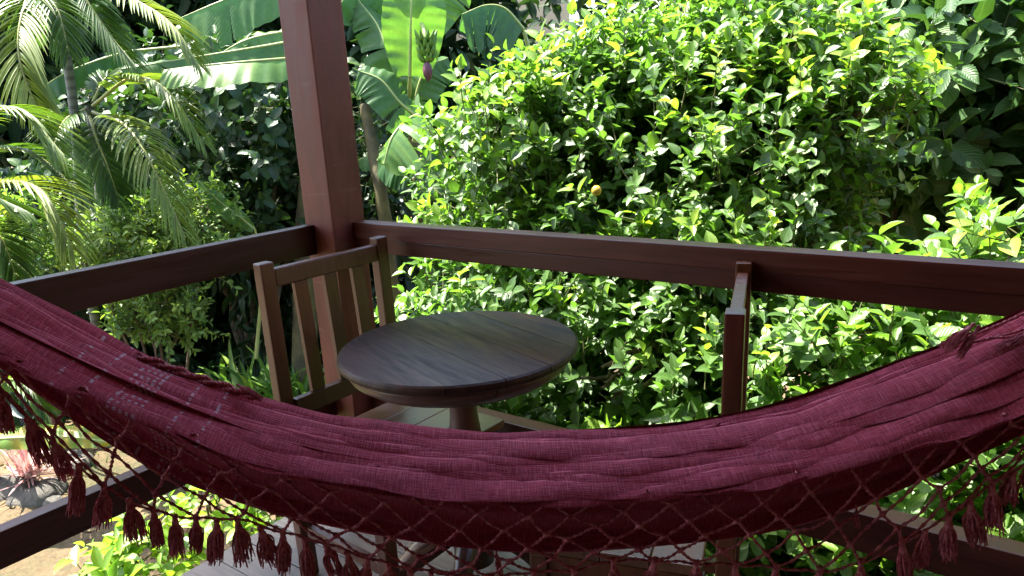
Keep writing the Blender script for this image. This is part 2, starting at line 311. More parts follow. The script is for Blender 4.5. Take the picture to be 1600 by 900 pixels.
# corner post and railings
P_ = 0.1348; ZT, ZUB, ZLT, ZLB = 0.95, 0.8536, 0.380, 0.288; S1, S2 = 0.0914, 0.0795
vf = empty('veranda_railing', (-P_ / 2, P_ / 2, 0), 0, 'reddish brown timber veranda post with upper and lower rails meeting at the corner', 'railing')
def vpart(name, me, mat): o = link(name, me, mat); return world_child(o, vf)
vpart('corner_post', box_mesh('corner_post', (-P_, 0, -.03), (0, P_, 2.52), .004), M['post'])
YE, XE = -1.9, 2.62
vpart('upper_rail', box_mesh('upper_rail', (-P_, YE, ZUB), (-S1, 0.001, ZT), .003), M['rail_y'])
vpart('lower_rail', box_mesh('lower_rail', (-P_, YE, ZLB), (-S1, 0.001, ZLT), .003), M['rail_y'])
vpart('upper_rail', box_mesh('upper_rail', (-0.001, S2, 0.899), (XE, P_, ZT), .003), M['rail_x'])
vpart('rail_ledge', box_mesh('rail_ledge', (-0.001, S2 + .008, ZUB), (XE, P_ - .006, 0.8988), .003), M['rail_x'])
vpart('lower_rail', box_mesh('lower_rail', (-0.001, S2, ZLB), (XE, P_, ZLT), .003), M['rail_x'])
vpart('end_post', box_mesh('end_post', (-P_, YE - P_, -.03), (0, YE, 2.52), .004), M['post'])
vpart('end_post', box_mesh('end_post', (XE, 0, -.03), (XE + P_, P_, 2.52), .004), M['post'])
# roof over the veranda: ceiling boards on beams (shades everything inside)
rf = empty('veranda_roof', (2, -1.5, 2.52), kind='structure')
RX0, RX1, RY0, RY1 = -1.50, 4.6, -4.6, 0.16
for (a_, b_, nm) in (((-P_, RY0, 2.521), (0, RY1, 2.64), 'beam'), ((RX0, 0, 2.522), (RX1, P_, 2.638), 'beam')):
    world_child(link(nm, box_mesh(nm, a_, b_, .003), M['rail_x']), rf)
cb = box_mesh('ceiling_board', (RX0, -.074, 0), (RX1, .074, .022), .002, 1); yy = RY1 - .075
while yy > RY0:
    o = link('ceiling_board', cb, M['ceil']); world_child(o, rf); o.location = (0, yy, 2.645); yy -= .15
world_child(link('roof_cover', box_mesh('roof_cover', (RX0 - .05, RY0, 2.672), (RX1, RY1 + .05, 2.72), .003), M['tile']), rf)
# unseen house walls behind and to the right, set close to darken the veranda
hw = link('shade_wall', box_mesh('shade_wall', (3.0, -4.6, GZ), (3.2, 2.4, 2.52), .005), M['ceil']); tag(hw, kind='structure')
hw2 = link('shade_wall', box_mesh('shade_wall', (-.1, -2.85, -.03), (2.99, -2.65, 2.52), .005), M['ceil']); tag(hw2, kind='structure')

# ------------------------------------------------------------------ chairs and table
def make_chair(name, loc, rz, label, grp):
    "chair faces local +x; origin below the middle of the back"
    root = empty(name, loc, rz, label, 'chair', grp); HW = 0.2; zs = 0.425
    def prt(n, me, mt='chair', parent=None): o = link(n, me, M[mt], parent or root); return o
    for sy in (-1, 1):
        yy = sy * HW
        bm_ = box_mesh('back_post', (-.017, yy - .021, 0), (.017, yy + .021, .925), .004)
        for v in bm_.vertices:
            zz = v.co.z; v.co.x += -.03 * max(0, (zz - .45) / .47) ** 1.3 - .012 * max(0, (.42 - zz) / .42)
        prt('back_post', bm_)
        prt('front_leg', box_mesh('front_leg', (.325, yy - .02, 0), (.362, yy + .02, zs - .022), .004))
        prt('side_stretcher', box_mesh('side_stretcher', (.0175, yy - .011, .135), (.3248, yy + .011, .167), .003))
        prt('side_apron', box_mesh('side_apron', (.0175, yy - .012, .345), (.3248, yy + .012, zs - .0225), .003))
    prt('front_stretcher', box_mesh('front_stretcher', (.332, -HW + .02, .10), (.355, HW - .02, .132), .003))
    prt('front_apron', box_mesh('front_apron', (.332, -HW + .0202, .345), (.356, HW - .0202, zs - .0225), .003))
    def rake(me):
        for v in me.vertices: v.co.x += -.03 * max(0, (v.co.z - .45) / .47) ** 1.3
        return me
    prt('top_rail', rake(box_mesh('top_rail', (-.012, -HW + .0212, .855), (.012, HW - .0212, .905), .004)))
    prt('lower_back_rail', rake(box_mesh('lower_back_rail', (-.012, -HW + .0212, .49), (.012, HW - .0212, .54), .003)))
    for yy in (-.1, 0.0, .1):
        prt('slat', rake(box_mesh('slat', (-.008, yy - .021, .5405), (.008, yy + .021, .8545), .002)))
    for i in range(4):
        x0 = .022 + i * .0985
        prt('seat_board', box_mesh('seat_board', (x0, -HW - .012, zs - .022), (x0 + .0965, HW + .012, zs), .003), 'seat')
    return root
make_chair('wooden_chair', (.21, -.185, 0), math.radians(-1.5), 'slatted wooden chair in the railing corner with its back towards the garden', 'chairs at the round table')
make_chair('wooden_chair', (1.322, -.13, 0), math.radians(180 + 17.5), 'wooden chair right of the round table seen edge on against the bush', 'chairs at the round table')
tx, ty = .625, -.148
tb = empty('round_table', (tx, ty, 0), math.radians(-108), 'round dark wooden pedestal table between the two chairs', 'table')
TR = .309
me = bpy.data.meshes.new('tabletop')
edges = [-.33, -.19, -.068, .06, .185, .33]
def top_board(a, b_):
    bm = bmesh.new(); n = 26; xs = np.linspace(max(a, -TR), min(b_, TR), n); g = .0010
    prof = [(0, .700), (.006, .7035)] 
    lo = max(a + g, -TR + .001); hi = min(b_ - g, TR - .001); pts = []
    xs = np.linspace(lo, hi, n)
    up = [(x, math.sqrt(max(TR * TR - x * x, 0))) for x in xs]; dn = [(x, -y_) for x, y_ in up[::-1]]
    loop = up + dn; out = []
    for p in loop:
        if not out or (Vector(p) - Vector(out[-1])).length > 1e-4: out.append(p)
    layers = [(.678, .982), (.682, .996), (.690, 1.0), (.697, .993), (.701, .975)]
    rings = []
    for z_, s_ in layers:
        ring = []
        for (x, y_) in out:
            rr = math.hypot(x, y_); k_ = s_ if rr > TR * .985 else 1.0
            ring.append(bm.verts.new((x * k_, y_ * k_, z_)))
        rings.append(ring)
    for r0, r1 in zip(rings, rings[1:]):
        for i in range(len(r0)):
            bm.faces.new((r0[i], r0[(i + 1) % len(r0)], r1[(i + 1) % len(r0)], r1[i]))
    bm.faces.new(rings[-1]); bm.faces.new(rings[0][::-1]); bmesh.ops.recalc_face_normals(bm, faces=bm.faces)
    me = bpy.data.meshes.new('top_board'); bm.to_mesh(me); bm.free(); return me
for a_, b_ in zip(edges, edges[1:]):
    o = link('top_board', top_board(a_, b_), M['table'], tb)
link('apron', lathe_mesh('apron', [(.05, .668), (.290, .6775), (.294, .668), (.282, .648), (.256, .630), (.20, .620), (.05, .615)], 64), M['table_leg'], tb)
link('pedestal', lathe_mesh('pedestal', [(.001, .617), (.052, .617), (.054, .60), (.044, .592), (.05, .582), (.056, .572), (.05, .562), (.040, .552), (.036, .53), (.037, .50), (.042, .46), (.046, .40), (.044, .33), (.036, .27), (.033, .24), (.047, .225), (.05, .215), (.044, .205), (.048, .19), (.056, .17), (.056, .07), (.001, .07)], 40), M['table_leg'], tb)
for i in range(4):
    a = math.radians(45 + 90 * i); V = []; pts = [(.045, .15), (.09, .14), (.15, .10), (.20, .045), (.235, .022)]
    mbx = MB(); pp = np.array([(r_ * math.cos(a), r_ * math.sin(a), z_) for r_, z_ in pts]); mbx.tube(catmull(pp, 14), np.linspace(.032, .021, 14), 10)
    link('foot', mbx.mesh('foot'), M['table_leg'], tb)

# ------------------------------------------------------------------ hammock
H0 = np.array([1.353, -.845, 0]); HH = np.array([.803, .596, 0]); HH /= np.linalg.norm(HH); HN = np.array([-HH[1], HH[0], 0])
def hpt(s, n, z): return H0 + HH * s + HN * n + np.array([0, 0, z])
def inv(px, py, n):
    d = CW + CR * (px - 800) / FPX - CU * (py - 450) / FPX; o_ = H0 + HN * n
    t_ = ((o_ - C) @ HN) / (d @ HN); p = C + t_ * d; return (p - H0) @ HH, p[2]
ENDL, ENDR = (-1.42, 1.60), (1.28, 1.42)
def curve(pts, n, zl, zr):
    q = [inv(x, y_, n) for x, y_ in pts]; q = [(ENDL[0], ENDL[1] + zl)] + q + [(ENDR[0], ENDR[1] + zr)]
    q = np.array(sorted(q)); S = np.linspace(ENDL[0], ENDR[0], 541); Z = np.interp(S, q[:, 0], q[:, 1])
    k_ = np.hanning(41); k_ /= k_.sum(); Zp = np.pad(Z, 20, mode='reflect', reflect_type='odd'); Z2 = np.convolve(Zp, k_, 'valid'); return S, Z2
cT = curve([(0, 433), (60, 462), (120, 494), (200, 543), (300, 585), (380, 612), (500, 645), (600, 660), (700, 670), (800, 675), (900, 674), (1000, 668), (1100, 658), (1200, 638), (1300, 606), (1400, 570), (1450, 550), (1500, 527), (1560, 503), (1600, 487)], .045, .012, .012)
cE = curve([(0, 545), (100, 592), (200, 640), (300, 682), (380, 713), (450, 733), (520, 748), (616, 763), (691, 769), (765, 777), (852, 780), (935, 777), (1015, 772), (1100, 762), (1185, 750), (1275, 732), (1365, 710), (1455, 682), (1545, 652), (1600, 637)], -.062, -.012, -.012)
cB = curve([(0, 567), (50, 602), (125, 665), (225, 730), (300, 762), (440, 806), (640, 850), (690, 855), (809, 865), (985, 860), (1125, 847), (1210, 831), (1300, 806), (1390, 776), (1475, 734), (1600, 680)], .02, -.016, -.016)
def Zc(c_, s): return np.interp(s, c_[0], c_[1])
def gather(s):  # 1 in the middle, 0 at the gathered ends
    return np.clip(np.minimum((s - ENDL[0]) / .75, (ENDR[0] - s) / .6), 0, 1) ** .8
def build_cloth():
    S = np.linspace(ENDL[0], ENDR[0], 300); nv = 170; bnd0 = np.array([0, .06, .14, .25, .33, .45, .53, .64, .72, .84, 1.0]); V = []; UV = []
    rs = np.random.default_rng(3)
    for s in S:
        g = gather(s); zT, zE, zB = Zc(cT, s), Zc(cE, s), Zc(cB, s)
        b_ = bnd0.copy()
        for k in range(1, 10): b_[k] += .030 * math.sin(s * (1.3 + .35 * k) + k * 2.3) + .005 * math.sin(s * (5.3 + k) + 1.7 * k)
        b_ = np.maximum.accumulate(b_ + np.arange(11) * 1e-3)
        for i, v in enumerate(np.linspace(0, 1, nv)):       # front: far rim down to the hem
            k = min(np.searchsorted(b_, v, side='right') - 1, 9); k = max(k, 0); w_ = b_[k + 1] - b_[k]; t_ = np.clip((v - b_[k]) / max(w_, 1e-4), 0, 1)
            roll = math.sin(math.pi * t_ ** 1.35) ** .5
            amp = (.004 + .135 * w_) * (0.4 + .6 * g) * (1 if k < 9 else .6)
            n = .045 + (-.062 - .045) * (v ** .85) - amp * roll
            n += .002 * math.sin(s * 23 + v * 31) + .0015 * math.sin(s * 57 - v * 17)
            z = zT + (zE - zT) * v - .011 * math.sin(math.pi * t_) * t_ * (.5 + .5 * g) + .0012 * math.sin(s * 31 + v * 9) + (.0018 * math.sin(s * 90) * (v > .985))
            V.append(hpt(s, n * (.35 + .65 * g), z)); UV.append((s, v * .45))
    back = 44
    Vb = []; UVb = []
    for s in S:
        g = gather(s); zT, zE, zB = Zc(cT, s), Zc(cE, s), Zc(cB, s)
        for i, v in enumerate(np.linspace(0, 1, back)):      # rim, back side, belly, up behind the flap
            if v < .45:
                q = v / .45; a = q * math.pi / 2; n = .045 + .065 * math.sin(a * 1.0) * (1 - .35 * q * q); z = zT + (zB + .02 - zT) * q + .004 * math.sin(a * 9 + s * 4)
            else:
                q = (v - .45) / .55; a = -math.pi / 2 + q * math.pi
                if q < .3:
                    c_ = q / .3 * math.pi; n = .046 + .046 * math.cos(c_ / 1) ; z = zB + .02 - .02 * math.sin(c_)
                else:
                    c_ = (q - .3) / .7; z = zB + .02 + (zE - .008 - zB) * c_; n = .022 - .044 * c_ + .009 * abs(math.sin(c_ * 7.5 + 1.2 * math.sin(s * 3))) ** .7 * (1 - .3 * c_) - .007
            n += .002 * math.sin(s * 19 + v * 40)
            Vb.append(hpt(s, n * (.35 + .65 * g), z)); UVb.append((s, -.6 * v))
    def quads(a, b_, off):
        i, j = np.meshgrid(np.arange(a - 1), np.arange(b_ - 1), indexing='ij')
        return np.stack([i * b_ + j, i * b_ + j + 1, (i + 1) * b_ + j + 1, (i + 1) * b_ + j], -1).reshape(-1, 4) + off
    F = np.vstack([quads(len(S), nv, 0), quads(len(S), back, len(V))])
    return np_mesh('cloth', np.array(V + Vb), F, uv=np.array(UV + UVb))
ham = empty('hammock', tuple(hpt(0, 0, Zc(cB, 0))), 0, 'maroon woven cotton hammock with knotted fringe slung across the veranda', 'hammock')
def hpart(name, me, mat): return world_child(link(name, me, mat), ham)
hpart('cloth', build_cloth(), M['cloth'])
# suspension cords to the hooks on the end posts
for (es, ez), hook in ((ENDL, np.array([-.035, YE + .0, 1.78])), (ENDR, np.array([XE, .045, 1.62]))):
    p0 = hpt(es, 0, ez)
    for k in range(5):
        off = np.array([0, 0, (k - 2) * .012]); mb = MB(); pth = catmull([p0 + off, (p0 + hook) / 2 + off * .6, hook + (p0 - hook) * .03], 24)
        mb.tube(pth, .0028, 6, lobes=2, twist=60, amp=.25); hpart('suspension_cord', mb.mesh('suspension_cord'), M['cord'])
    mb = MB(); th = np.linspace(0, 2 * math.pi, 20); ctr = hook
    mb.tube(np.array([ctr + np.array([0, 0, .022 * math.sin(a)]) + (p0 - hook) / np.linalg.norm(p0 - hook) * .022 * math.cos(a) for a in th]), .004, 8)
    hpart('hook', mb.mesh('hook'), M['metal'])
# knotted net fringe: node(i, j); two families of cords
NROW = 5; IC = 0
def hem_s(i): return .02 + i * .056
botpts = [(0, 593), (32, 627), (70, 665), (102, 702), (137, 737), (170, 768), (205, 790), (240, 797), (290, 800), (340, 803), (397, 806), (440, 822), (523, 850), (610, 880), (700, 896), (780, 896), (860, 890), (944, 872), (1035, 868), (1092, 872), (1162, 878), (1222, 884), (1272, 887), (1325, 885), (1375, 869), (1409, 845), (1442, 822), (1482, 796), (1521, 770), (1562, 742), (1600, 716)]
cN = curve(botpts, -.058, -.03, -.03)
nrs = np.random.default_rng(11); NODE = {}
def node(i, j):
    k = (i, j)
    if k not in NODE:
        f_ = j / NROW; s0 = hem_s(i + (j % 2) * .5); s1 = .02 + (s0 - .02) * (1 - .15 * f_) + .0 * f_
        z0 = Zc(cE, s0 * (1 - f_) + s1 * f_); zN = Zc(cN, s1)
        z = z0 + (zN - z0) * (f_ ** .92); jit = .0028 if 0 < j < NROW else .0015
        n = (-.0625 - .004 * math.sin(math.pi * f_)) * (.35 + .65 * gather(s1))
        NODE[k] = (s1 + nrs.normal(0, jit), n + nrs.normal(0, .0015), z + nrs.normal(0, jit * .8))
    return np.array(hpt(*NODE[k]))
IMIN, IMAX = -17, 17
def strand(ids):
    P = [node(*q) for q in ids]; out = []
    for a_, b_ in zip(P, P[1:]):
        mid = (a_ + b_) / 2 + np.array([0, 0, -.10 * np.linalg.norm(b_ - a_) * nrs.uniform(.2, 1)]) + HN * nrs.normal(0, .002); out += [a_, mid]
    out.append(P[-1]); return catmull(np.array(out), len(out) * 6)
for i in range(IMIN, IMAX):
    for fam in (1, -1):
        ids = [(i, 0)]; ci = i
        for j in range(1, NROW + 1):
            if fam == 1: ci = ci + (1 if (j % 2 == 0) else 0)
            else: ci = ci - (1 if (j % 2 == 1) else 0)
            ids.append((ci, j))
        if min(q[0] for q in ids) < IMIN or max(q[0] for q in ids) >= IMAX: continue
        P = strand(ids); kn = np.array([node(*q) for q in ids]); dk = np.min(np.linalg.norm(P[:, None] - kn[None], axis=2), 1); mb = MB(); mb.tube(P, .0017 * (1 + .8 * np.exp(-(dk / .003) ** 2)), 6, lobes=2, twist=len(P) * 1.1, amp=.35); hpart('fringe_cord', mb.mesh('fringe_cord'), M['cord'])
for j in range(1, NROW):
    for i in range(IMIN + 3, IMAX - 3):
        pass
# border cord along the bottom row
P = catmull(np.array([node(i, NROW) for i in range(IMIN + 2, IMAX - 2)]), 420); P[:, 2] -= .003 * np.abs(np.sin(np.arange(420) * .21))
mb = MB(); mb.tube(P, .0017, 6, lobes=2, twist=470, amp=.3); hpart('border_cord', mb.mesh('border_cord'), M['cord'])
def tassel_mesh(seed, Lh=.048, splay=.010):
    q = np.random.default_rng(seed); mb = MB()
    mb.tube(catmull([(0, 0, .004), (0, 0, 0), (0, 0, -.006), (0, 0, -.012), (0, 0, -.016)], 12), [.0008, .003, .0038, .0036, .003, .0034, .0042, .0045, .0042, .0036, .0032, .003], 8)
    for k in range(60):
        a = q.uniform(0, 6.283); rr = splay * math.sqrt(q.uniform(.02, 1)); L_ = Lh * q.uniform(.8, 1.05); tw = q.normal(0, .35)
        e = np.array([math.cos(a + tw) * rr, math.sin(a + tw) * rr, -L_]); m_ = np.array([math.cos(a) * (.004 + rr * .45), math.sin(a) * (.004 + rr * .45), -L_ * .5]) + q.normal(0, .0012, 3)
        P = catmull([(math.cos(a) * .0022, math.sin(a) * .0022, -.009), m_, e + np.array([q.normal(0, .002), q.normal(0, .002), 0])], 7)
        mb.tube(P, np.linspace(.0010, .0006, 7), 4)
    return mb.mesh('tassel')
TM = [tassel_mesh(k, .046 + .004 * (k % 3), .0075 + .0015 * (k % 4)) for k in range(6)]
for me in TM: me.materials.append(M['cord'])
for i in list(range(IMIN + 2, IMAX - 2)) + [q + .5 for q in range(IMIN + 2, IMAX - 3) if q < -3 or q > 7]:
    p = node(int(i), NROW) if i == int(i) else (node(int(math.floor(i)), NROW) + node(int(math.floor(i)) + 1, NROW)) / 2 - np.array([0, 0, .002])
    o = link('tassel', TM[int(i * 14) % 6]); world_child(o, ham)
    o.location = Vector(p) + Vector((0, 0, -.003)); o.rotation_euler = (nrs.normal(0, .12), nrs.normal(0, .12), nrs.uniform(0, 6.28)); s_ = nrs.uniform(.88, 1.12); o.scale = (s_, s_, s_)
# fringe of the far edge, flung back over the rim
def lay(px, py, n, dirv, sc, k):
    s, z = inv(px, py, n); p = hpt(s, n, z); o = link('tassel', TM[k % 6]); world_child(o, ham); o.location = p
    d = Vector(dirv).normalized(); o.rotation_euler = (-d).to_track_quat('Z', 'Y').to_euler(); o.scale = (sc * .62, sc * .62, sc)
hd = lambda a, b_, c_: HH * a + HN * b_ + np.array([0, 0, c_])
lay(1520, 508, .01, hd(-.75, -.25, -.55), 1.0, 0); lay(1528, 512, .008, hd(-.6, -.3, -.7), .9, 1); lay(1512, 512, .014, hd(-.85, -.2, -.5), .8, 4)
lay(1612, 515, .0, hd(-.85, -.3, -.3), 1.05, 2); lay(1606, 520, -.004, hd(-.8, -.35, -.25), .9, 3)
lay(1338, 790, -.02, hd(.1, 0, -1), .55, 5); lay(775, 862, -.0, hd(.1, 0, -1), .7, 2)
lay(372, 602, .03, hd(.75, -.3, -.35), .75, 4)
for k in range(4):
    xs = np.linspace(215, 400, 26); pts = []
    for q_, x in enumerate(xs):
        s, z = inv(x, np.interp(x, [215, 300, 380, 420], [556, 588, 614, 626]) + k * 2.2 - 3 + 2.2 * math.sin(q_ * 1.3 + k * 1.6), .036); pts.append(hpt(s, .036 + .004 * math.cos(q_ * 1.3 + k * 1.6), z))
    mb = MB(); mb.tube(catmull(pts, 120), .0021, 6, lobes=2, twist=150, amp=.35); hpart('rim_cord', mb.mesh('rim_cord'), M['cord'])
for k, (a_, b_) in enumerate((((1470, 540), (1640, 470)), ((1500, 533), (1660, 486)), ((1530, 520), (1680, 500)))):
    pts = []
    for q_ in np.linspace(0, 1, 8):
        s, z = inv(a_[0] + (b_[0] - a_[0]) * q_, a_[1] + (b_[1] - a_[1]) * q_ + 5 * math.sin(q_ * 3.14), .02); pts.append(hpt(s, .02 - .01 * k, z))
    mb = MB(); mb.tube(catmull(pts, 50), .0017, 6, lobes=2, twist=60, amp=.35); hpart('rim_cord', mb.mesh('rim_cord'), M['cord'])

# ------------------------------------------------------------------ leaves and plants
ST = np.array([0, .14, .34, .58, .80, 1.0])
def leaf_template(wprof, fold, curl, pet=.0, wave=0.0):
    V = []; A = []; L_ = []
    for k, t_ in enumerate(ST):
        for j, sg in enumerate((-1, 0, 1)):
            y_ = sg * wprof[k]; V.append((t_ * (1 - .0), y_, abs(y_) * fold - curl * t_ * t_ + wave * math.sin(t_ * 9 + sg) * abs(sg) * wprof[k])); A.append(sg); L_.append(t_)
    F = []
    for k in range(len(ST) - 1):
        for j in (0, 1): a = k * 3 + j; F.append((a, a + 3, a + 4, a + 1))
    return np.array(V), np.array(F), np.array(A, float), np.array(L_)
WP_CIT = [.02, .30, .47, .44, .27, .015]; WP_RND = [.03, .36, .50, .50, .36, .02]; WP_LAN = [.02, .24, .40, .42, .28, .01]; WP_DRK = [.02, .24, .46, .50, .34, .01]
def tset(wp): return [leaf_template(wp, .30, .10, 0, .04), leaf_template(wp, .45, .22, 0, .05), leaf_template(wp, .16, .30, 0, .08)]
class Foliage:
    def __init__(s, templates, mat): s.T = templates; s.mat = mat; s.pos = []; s.x = []; s.z = []; s.len = []; s.wid = []; s.tint = []
    def add(s, p, d, nrm, L_, W_, tint): s.pos.append(p); s.x.append(d); s.z.append(nrm); s.len.append(L_); s.wid.append(W_); s.tint.append(tint)
    def build(s, root, n_ind=0, piece='leaf', rest='foliage'):
        p = np.array(s.pos); x = np.array(s.x); z = np.array(s.z); Ln = np.array(s.len); Wd = np.array(s.wid); ti = np.clip(np.array(s.tint), 0, 1)
        x /= np.linalg.norm(x, axis=1)[:, None] + 1e-9; z = z - x * np.sum(x * z, 1)[:, None]; z /= np.linalg.norm(z, axis=1)[:, None] + 1e-9; yv = np.cross(z, x)
        n = len(p); which = rng.integers(0, len(s.T), n)
        d = p - C; dep = d @ CW; u_ = 800 + FPX * (d @ CR) / np.maximum(dep, .05); v_ = 450 - FPX * (d @ CU) / np.maximum(dep, .05)
        size = Ln * FPX / np.maximum(dep, .3); ok = (u_ > 5) & (u_ < 1595) & (v_ > 5) & (v_ < 640) & (dep > .3)
        ind = np.zeros(n, bool)
        if n_ind: ind[np.argsort(np.where(ok, -size, 0))[:n_ind]] = True; ind &= ok
        for k, (tv, tf, ta, tl) in enumerate(s.T):
            pass
        Vs = []; Fs = []; TI = []; AC = []; AL = []; off = 0
        for k, (tv, tf, ta, tl) in enumerate(s.T):
            q = (~ind) & (which == k); m_ = int(q.sum())
            if not m_: continue
            Vw = p[q][:, None] + (tv[None, :, 0, None] * Ln[q][:, None, None]) * x[q][:, None] + (tv[None, :, 1, None] * Wd[q][:, None, None]) * yv[q][:, None] + (tv[None, :, 2, None] * Ln[q][:, None, None]) * z[q][:, None]
            nvt = len(tv); Vs.append(Vw.reshape(-1, 3)); Fs.append((tf[None] + (np.arange(m_) * nvt)[:, None, None]).reshape(-1, 4) + off); off += m_ * nvt
            TI.append(np.repeat(ti[q], nvt)); AC.append(np.tile(ta, m_)); AL.append(np.tile(tl, m_))
        me = np_mesh(rest, np.vstack(Vs), np.vstack(Fs), {'tint': np.concatenate(TI), 'across': np.concatenate(AC), 'along': np.concatenate(AL)})
        o = link(rest, me, s.mat); world_child(o, root); o['kind'] = 'stuff'
        if n_ind:
            bank = {}; inv_ = root.matrix_basis.inverted() if False else (Matrix.Translation(root.location) @ root.rotation_euler.to_matrix().to_4x4()).inverted()
            for i in np.nonzero(ind)[0]:
                key = (int(which[i]), int(ti[i] * 7.99))
                if key not in bank:
                    tv, tf, ta, tl = s.T[key[0]]; mm_ = np_mesh(piece, tv, tf, {'tint': np.full(len(tv), (key[1] + .5) / 8), 'across': ta, 'along': tl}); mm_.materials.append(s.mat); bank[key] = mm_
                o = bpy.data.objects.new(piece, bank[key]); COL.objects.link(o); o.parent = root; o.matrix_parent_inverse = inv_
                o.matrix_basis = Matrix(((x[i][0] * Ln[i], yv[i][0] * Wd[i], z[i][0] * Ln[i], p[i][0]), (x[i][1] * Ln[i], yv[i][1] * Wd[i], z[i][1] * Ln[i], p[i][1]), (x[i][2] * Ln[i], yv[i][2] * Wd[i], z[i][2] * Ln[i], p[i][2]), (0, 0, 0, 1)))
def unit(v): return v / (np.linalg.norm(v) + 1e-9)
def shoot(fo, base, d, L_, nl, leaf, wid, tint, twigs=None, spread=(.75, 1.1), upn=.8, dt=.0):
    d = unit(d); ref = unit(np.cross(d, [0.3, 0.2, 1.0])); b2 = np.cross(d, ref); ph = rng.uniform(0, 6.28); bend = rng.normal(0, .12, 3)
    for k in range(nl):
        f_ = (k + .6) / nl; a = ph + k * 2.4; rad = ref * math.cos(a) + b2 * math.sin(a); open_ = spread[0] + (spread[1] - spread[0]) * (1 - f_) + rng.normal(0, .15)
        dd = unit(d * math.cos(open_) + rad * math.sin(open_) + rng.normal(0, .12, 3)); p = base + d * L_ * f_ + bend * L_ * f_ * f_
        nn = d * .7 + np.array([0, 0, upn]) - rad * .3 + rng.normal(0, .25, 3); sc = rng.uniform(.5, 1.25) * (1 - .25 * (f_ - .5))
        fo.add(p, dd, nn, leaf * sc, wid * sc * rng.uniform(.85, 1.15), tint + dt * (f_ - .4) + rng.normal(0, .09))
    if twigs is not None: twigs.append((base - d * L_ * .4, base + d * L_ * .95 + bend * L_))
def ell_point(c_, r_, lo=.78, hi=1.04):
    v = unit(rng.normal(0, 1, 3)); f_ = rng.uniform(lo ** 3, hi ** 3) ** (1 / 3); return np.asarray(c_) + v * np.asarray(r_) * f_, unit(v / np.asarray(r_)), f_
def add_twigs(root, twigs, mat, r0=.0028, name='twigs'):
    mb = MB()
    for a_, b_ in twigs: mb.tube(np.array([a_, (a_ + b_) / 2 + rng.normal(0, .004, 3), b_]), [r0, r0 * .8, r0 * .4], 4)
    o = link(name, mb.mesh(name), mat); world_child(o, root); o['kind'] = 'stuff'
def limb(root, pts, r0, r1, mat, name='branch', n=22, sides=8):
    mb = MB(); P = catmull(np.array(pts), n); P[1:-1] += rng.normal(0, r0 * (.04 if name == 'stem' else .22), (n - 2, 3)); mb.tube(P, np.linspace(r0, r1, n), sides); return world_child(link(name, mb.mesh(name), mat), root)

def leafy_bush(name, loc, label, cat, lobes, mat, wp, leaf, wid, n_sh, tint_fn, n_ind, nl=(7, 11), sl=(.10, .2), spread=(.75, 1.1), upb=.55, inner=.35, bark='bark', stems=None, group=None, keep=None, dt=.15, upn=.8):
    root = empty(name, loc, 0, label, cat, group); fo = Foliage(tset(wp), M[mat]); tw = []
    wts = np.array([r_[0] * r_[1] + r_[1] * r_[2] + r_[0] * r_[2] for _, r_ in lobes]); wts /= wts.sum(); made = 0; tries = 0
    while made < n_sh and tries < n_sh * 12:
        tries += 1
        c_, r_ = lobes[rng.choice(len(lobes), p=wts)]; p, o_, f_ = ell_point(c_, r_, *((.45, .8) if rng.random() < inner else (.8, 1.06)))
        if p[2] < GZ + .1: continue
        if keep is not None and not keep(p): continue
        d = o_ * .55 + np.array([0, 0, upb]) + rng.normal(0, .38, 3)
        shoot(fo, p, d, rng.uniform(*sl), int(rng.integers(*nl)), leaf, wid, tint_fn(p, f_), tw, spread, upn, dt); made += 1
    fo.build(root, n_ind); add_twigs(root, tw, M['twig'])
    for pts, a_, b_ in (stems or []): limb(root, pts, a_, b_, M[bark])
    return root, fo
# --- big lime tree beyond the front rail
def in_garden(p): return p[1] > .20 or p[0] < -.26
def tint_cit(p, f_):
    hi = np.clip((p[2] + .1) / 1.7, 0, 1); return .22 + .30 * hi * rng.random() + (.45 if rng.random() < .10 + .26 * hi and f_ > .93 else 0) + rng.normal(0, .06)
L1 = [((.35, 1.55, .75), (.85, .70, .72)), ((-.22, 1.35, .82), (.48, .5, .45)), ((.66, 1.80, .95), (.45, .5, .55)), ((.15, 1.05, .25), (.75, .60, .55)), ((.85, 1.2, .20), (.62, .62, .60)), ((.30, 1.9, 1.2), (.7, .6, .38)),
      ((-.15, .95, -.15), (.6, .5, .45)), ((.75, .95, -.25), (.8, .5, .4)), ((.82, 1.70, 1.25), (.30, .36, .28)), (at(790, 215, 3.1), (.24, .26, .20)), (at(885, 188, 3.2), (.30, .30, .25)), (at(990, 140, 3.3), (.34, .34, .27)), (at(1180, 60, 3.2), (.3, .3, .25)), (at(1330, 190, 2.9), (.22, .3, .3))]
tk = lambda x, y_, z_: np.array([x, y_, z_])
stems = [([tk(.4, 1.6, GZ - .05), tk(.42, 1.55, -.2), tk(.35, 1.5, .2)], .055, .04)]
for (c_, r_) in L1:
    c_ = np.array(c_); stems.append(([tk(.38, 1.52, -.1), tk(.38, 1.5, .1) * .6 + c_ * .4 + rng.normal(0, .06, 3), c_, c_ + rng.normal(0, .5, 3) * np.array(r_)], .026, .008))
for k in range(7):
    a_ = at(1010 + rng.uniform(-10, 30), 545 + k * 9, 2.75); b_ = at(905 + rng.uniform(0, 60), 575 + k * 8, 2.55); stems.append(([tk(.42, 1.5, -.05), a_, (a_ + b_) / 2 + rng.normal(0, .02, 3), b_], .014, .005))
lime, fo1 = leafy_bush('lime_tree', (.4, 1.6, GZ), 'large sunlit lime tree with glossy yellow-green leaves filling the view beyond the front rail', 'tree', L1, 'citrus', WP_CIT, .064, .039, 6200, tint_cit, 300, keep=in_garden, stems=stems)
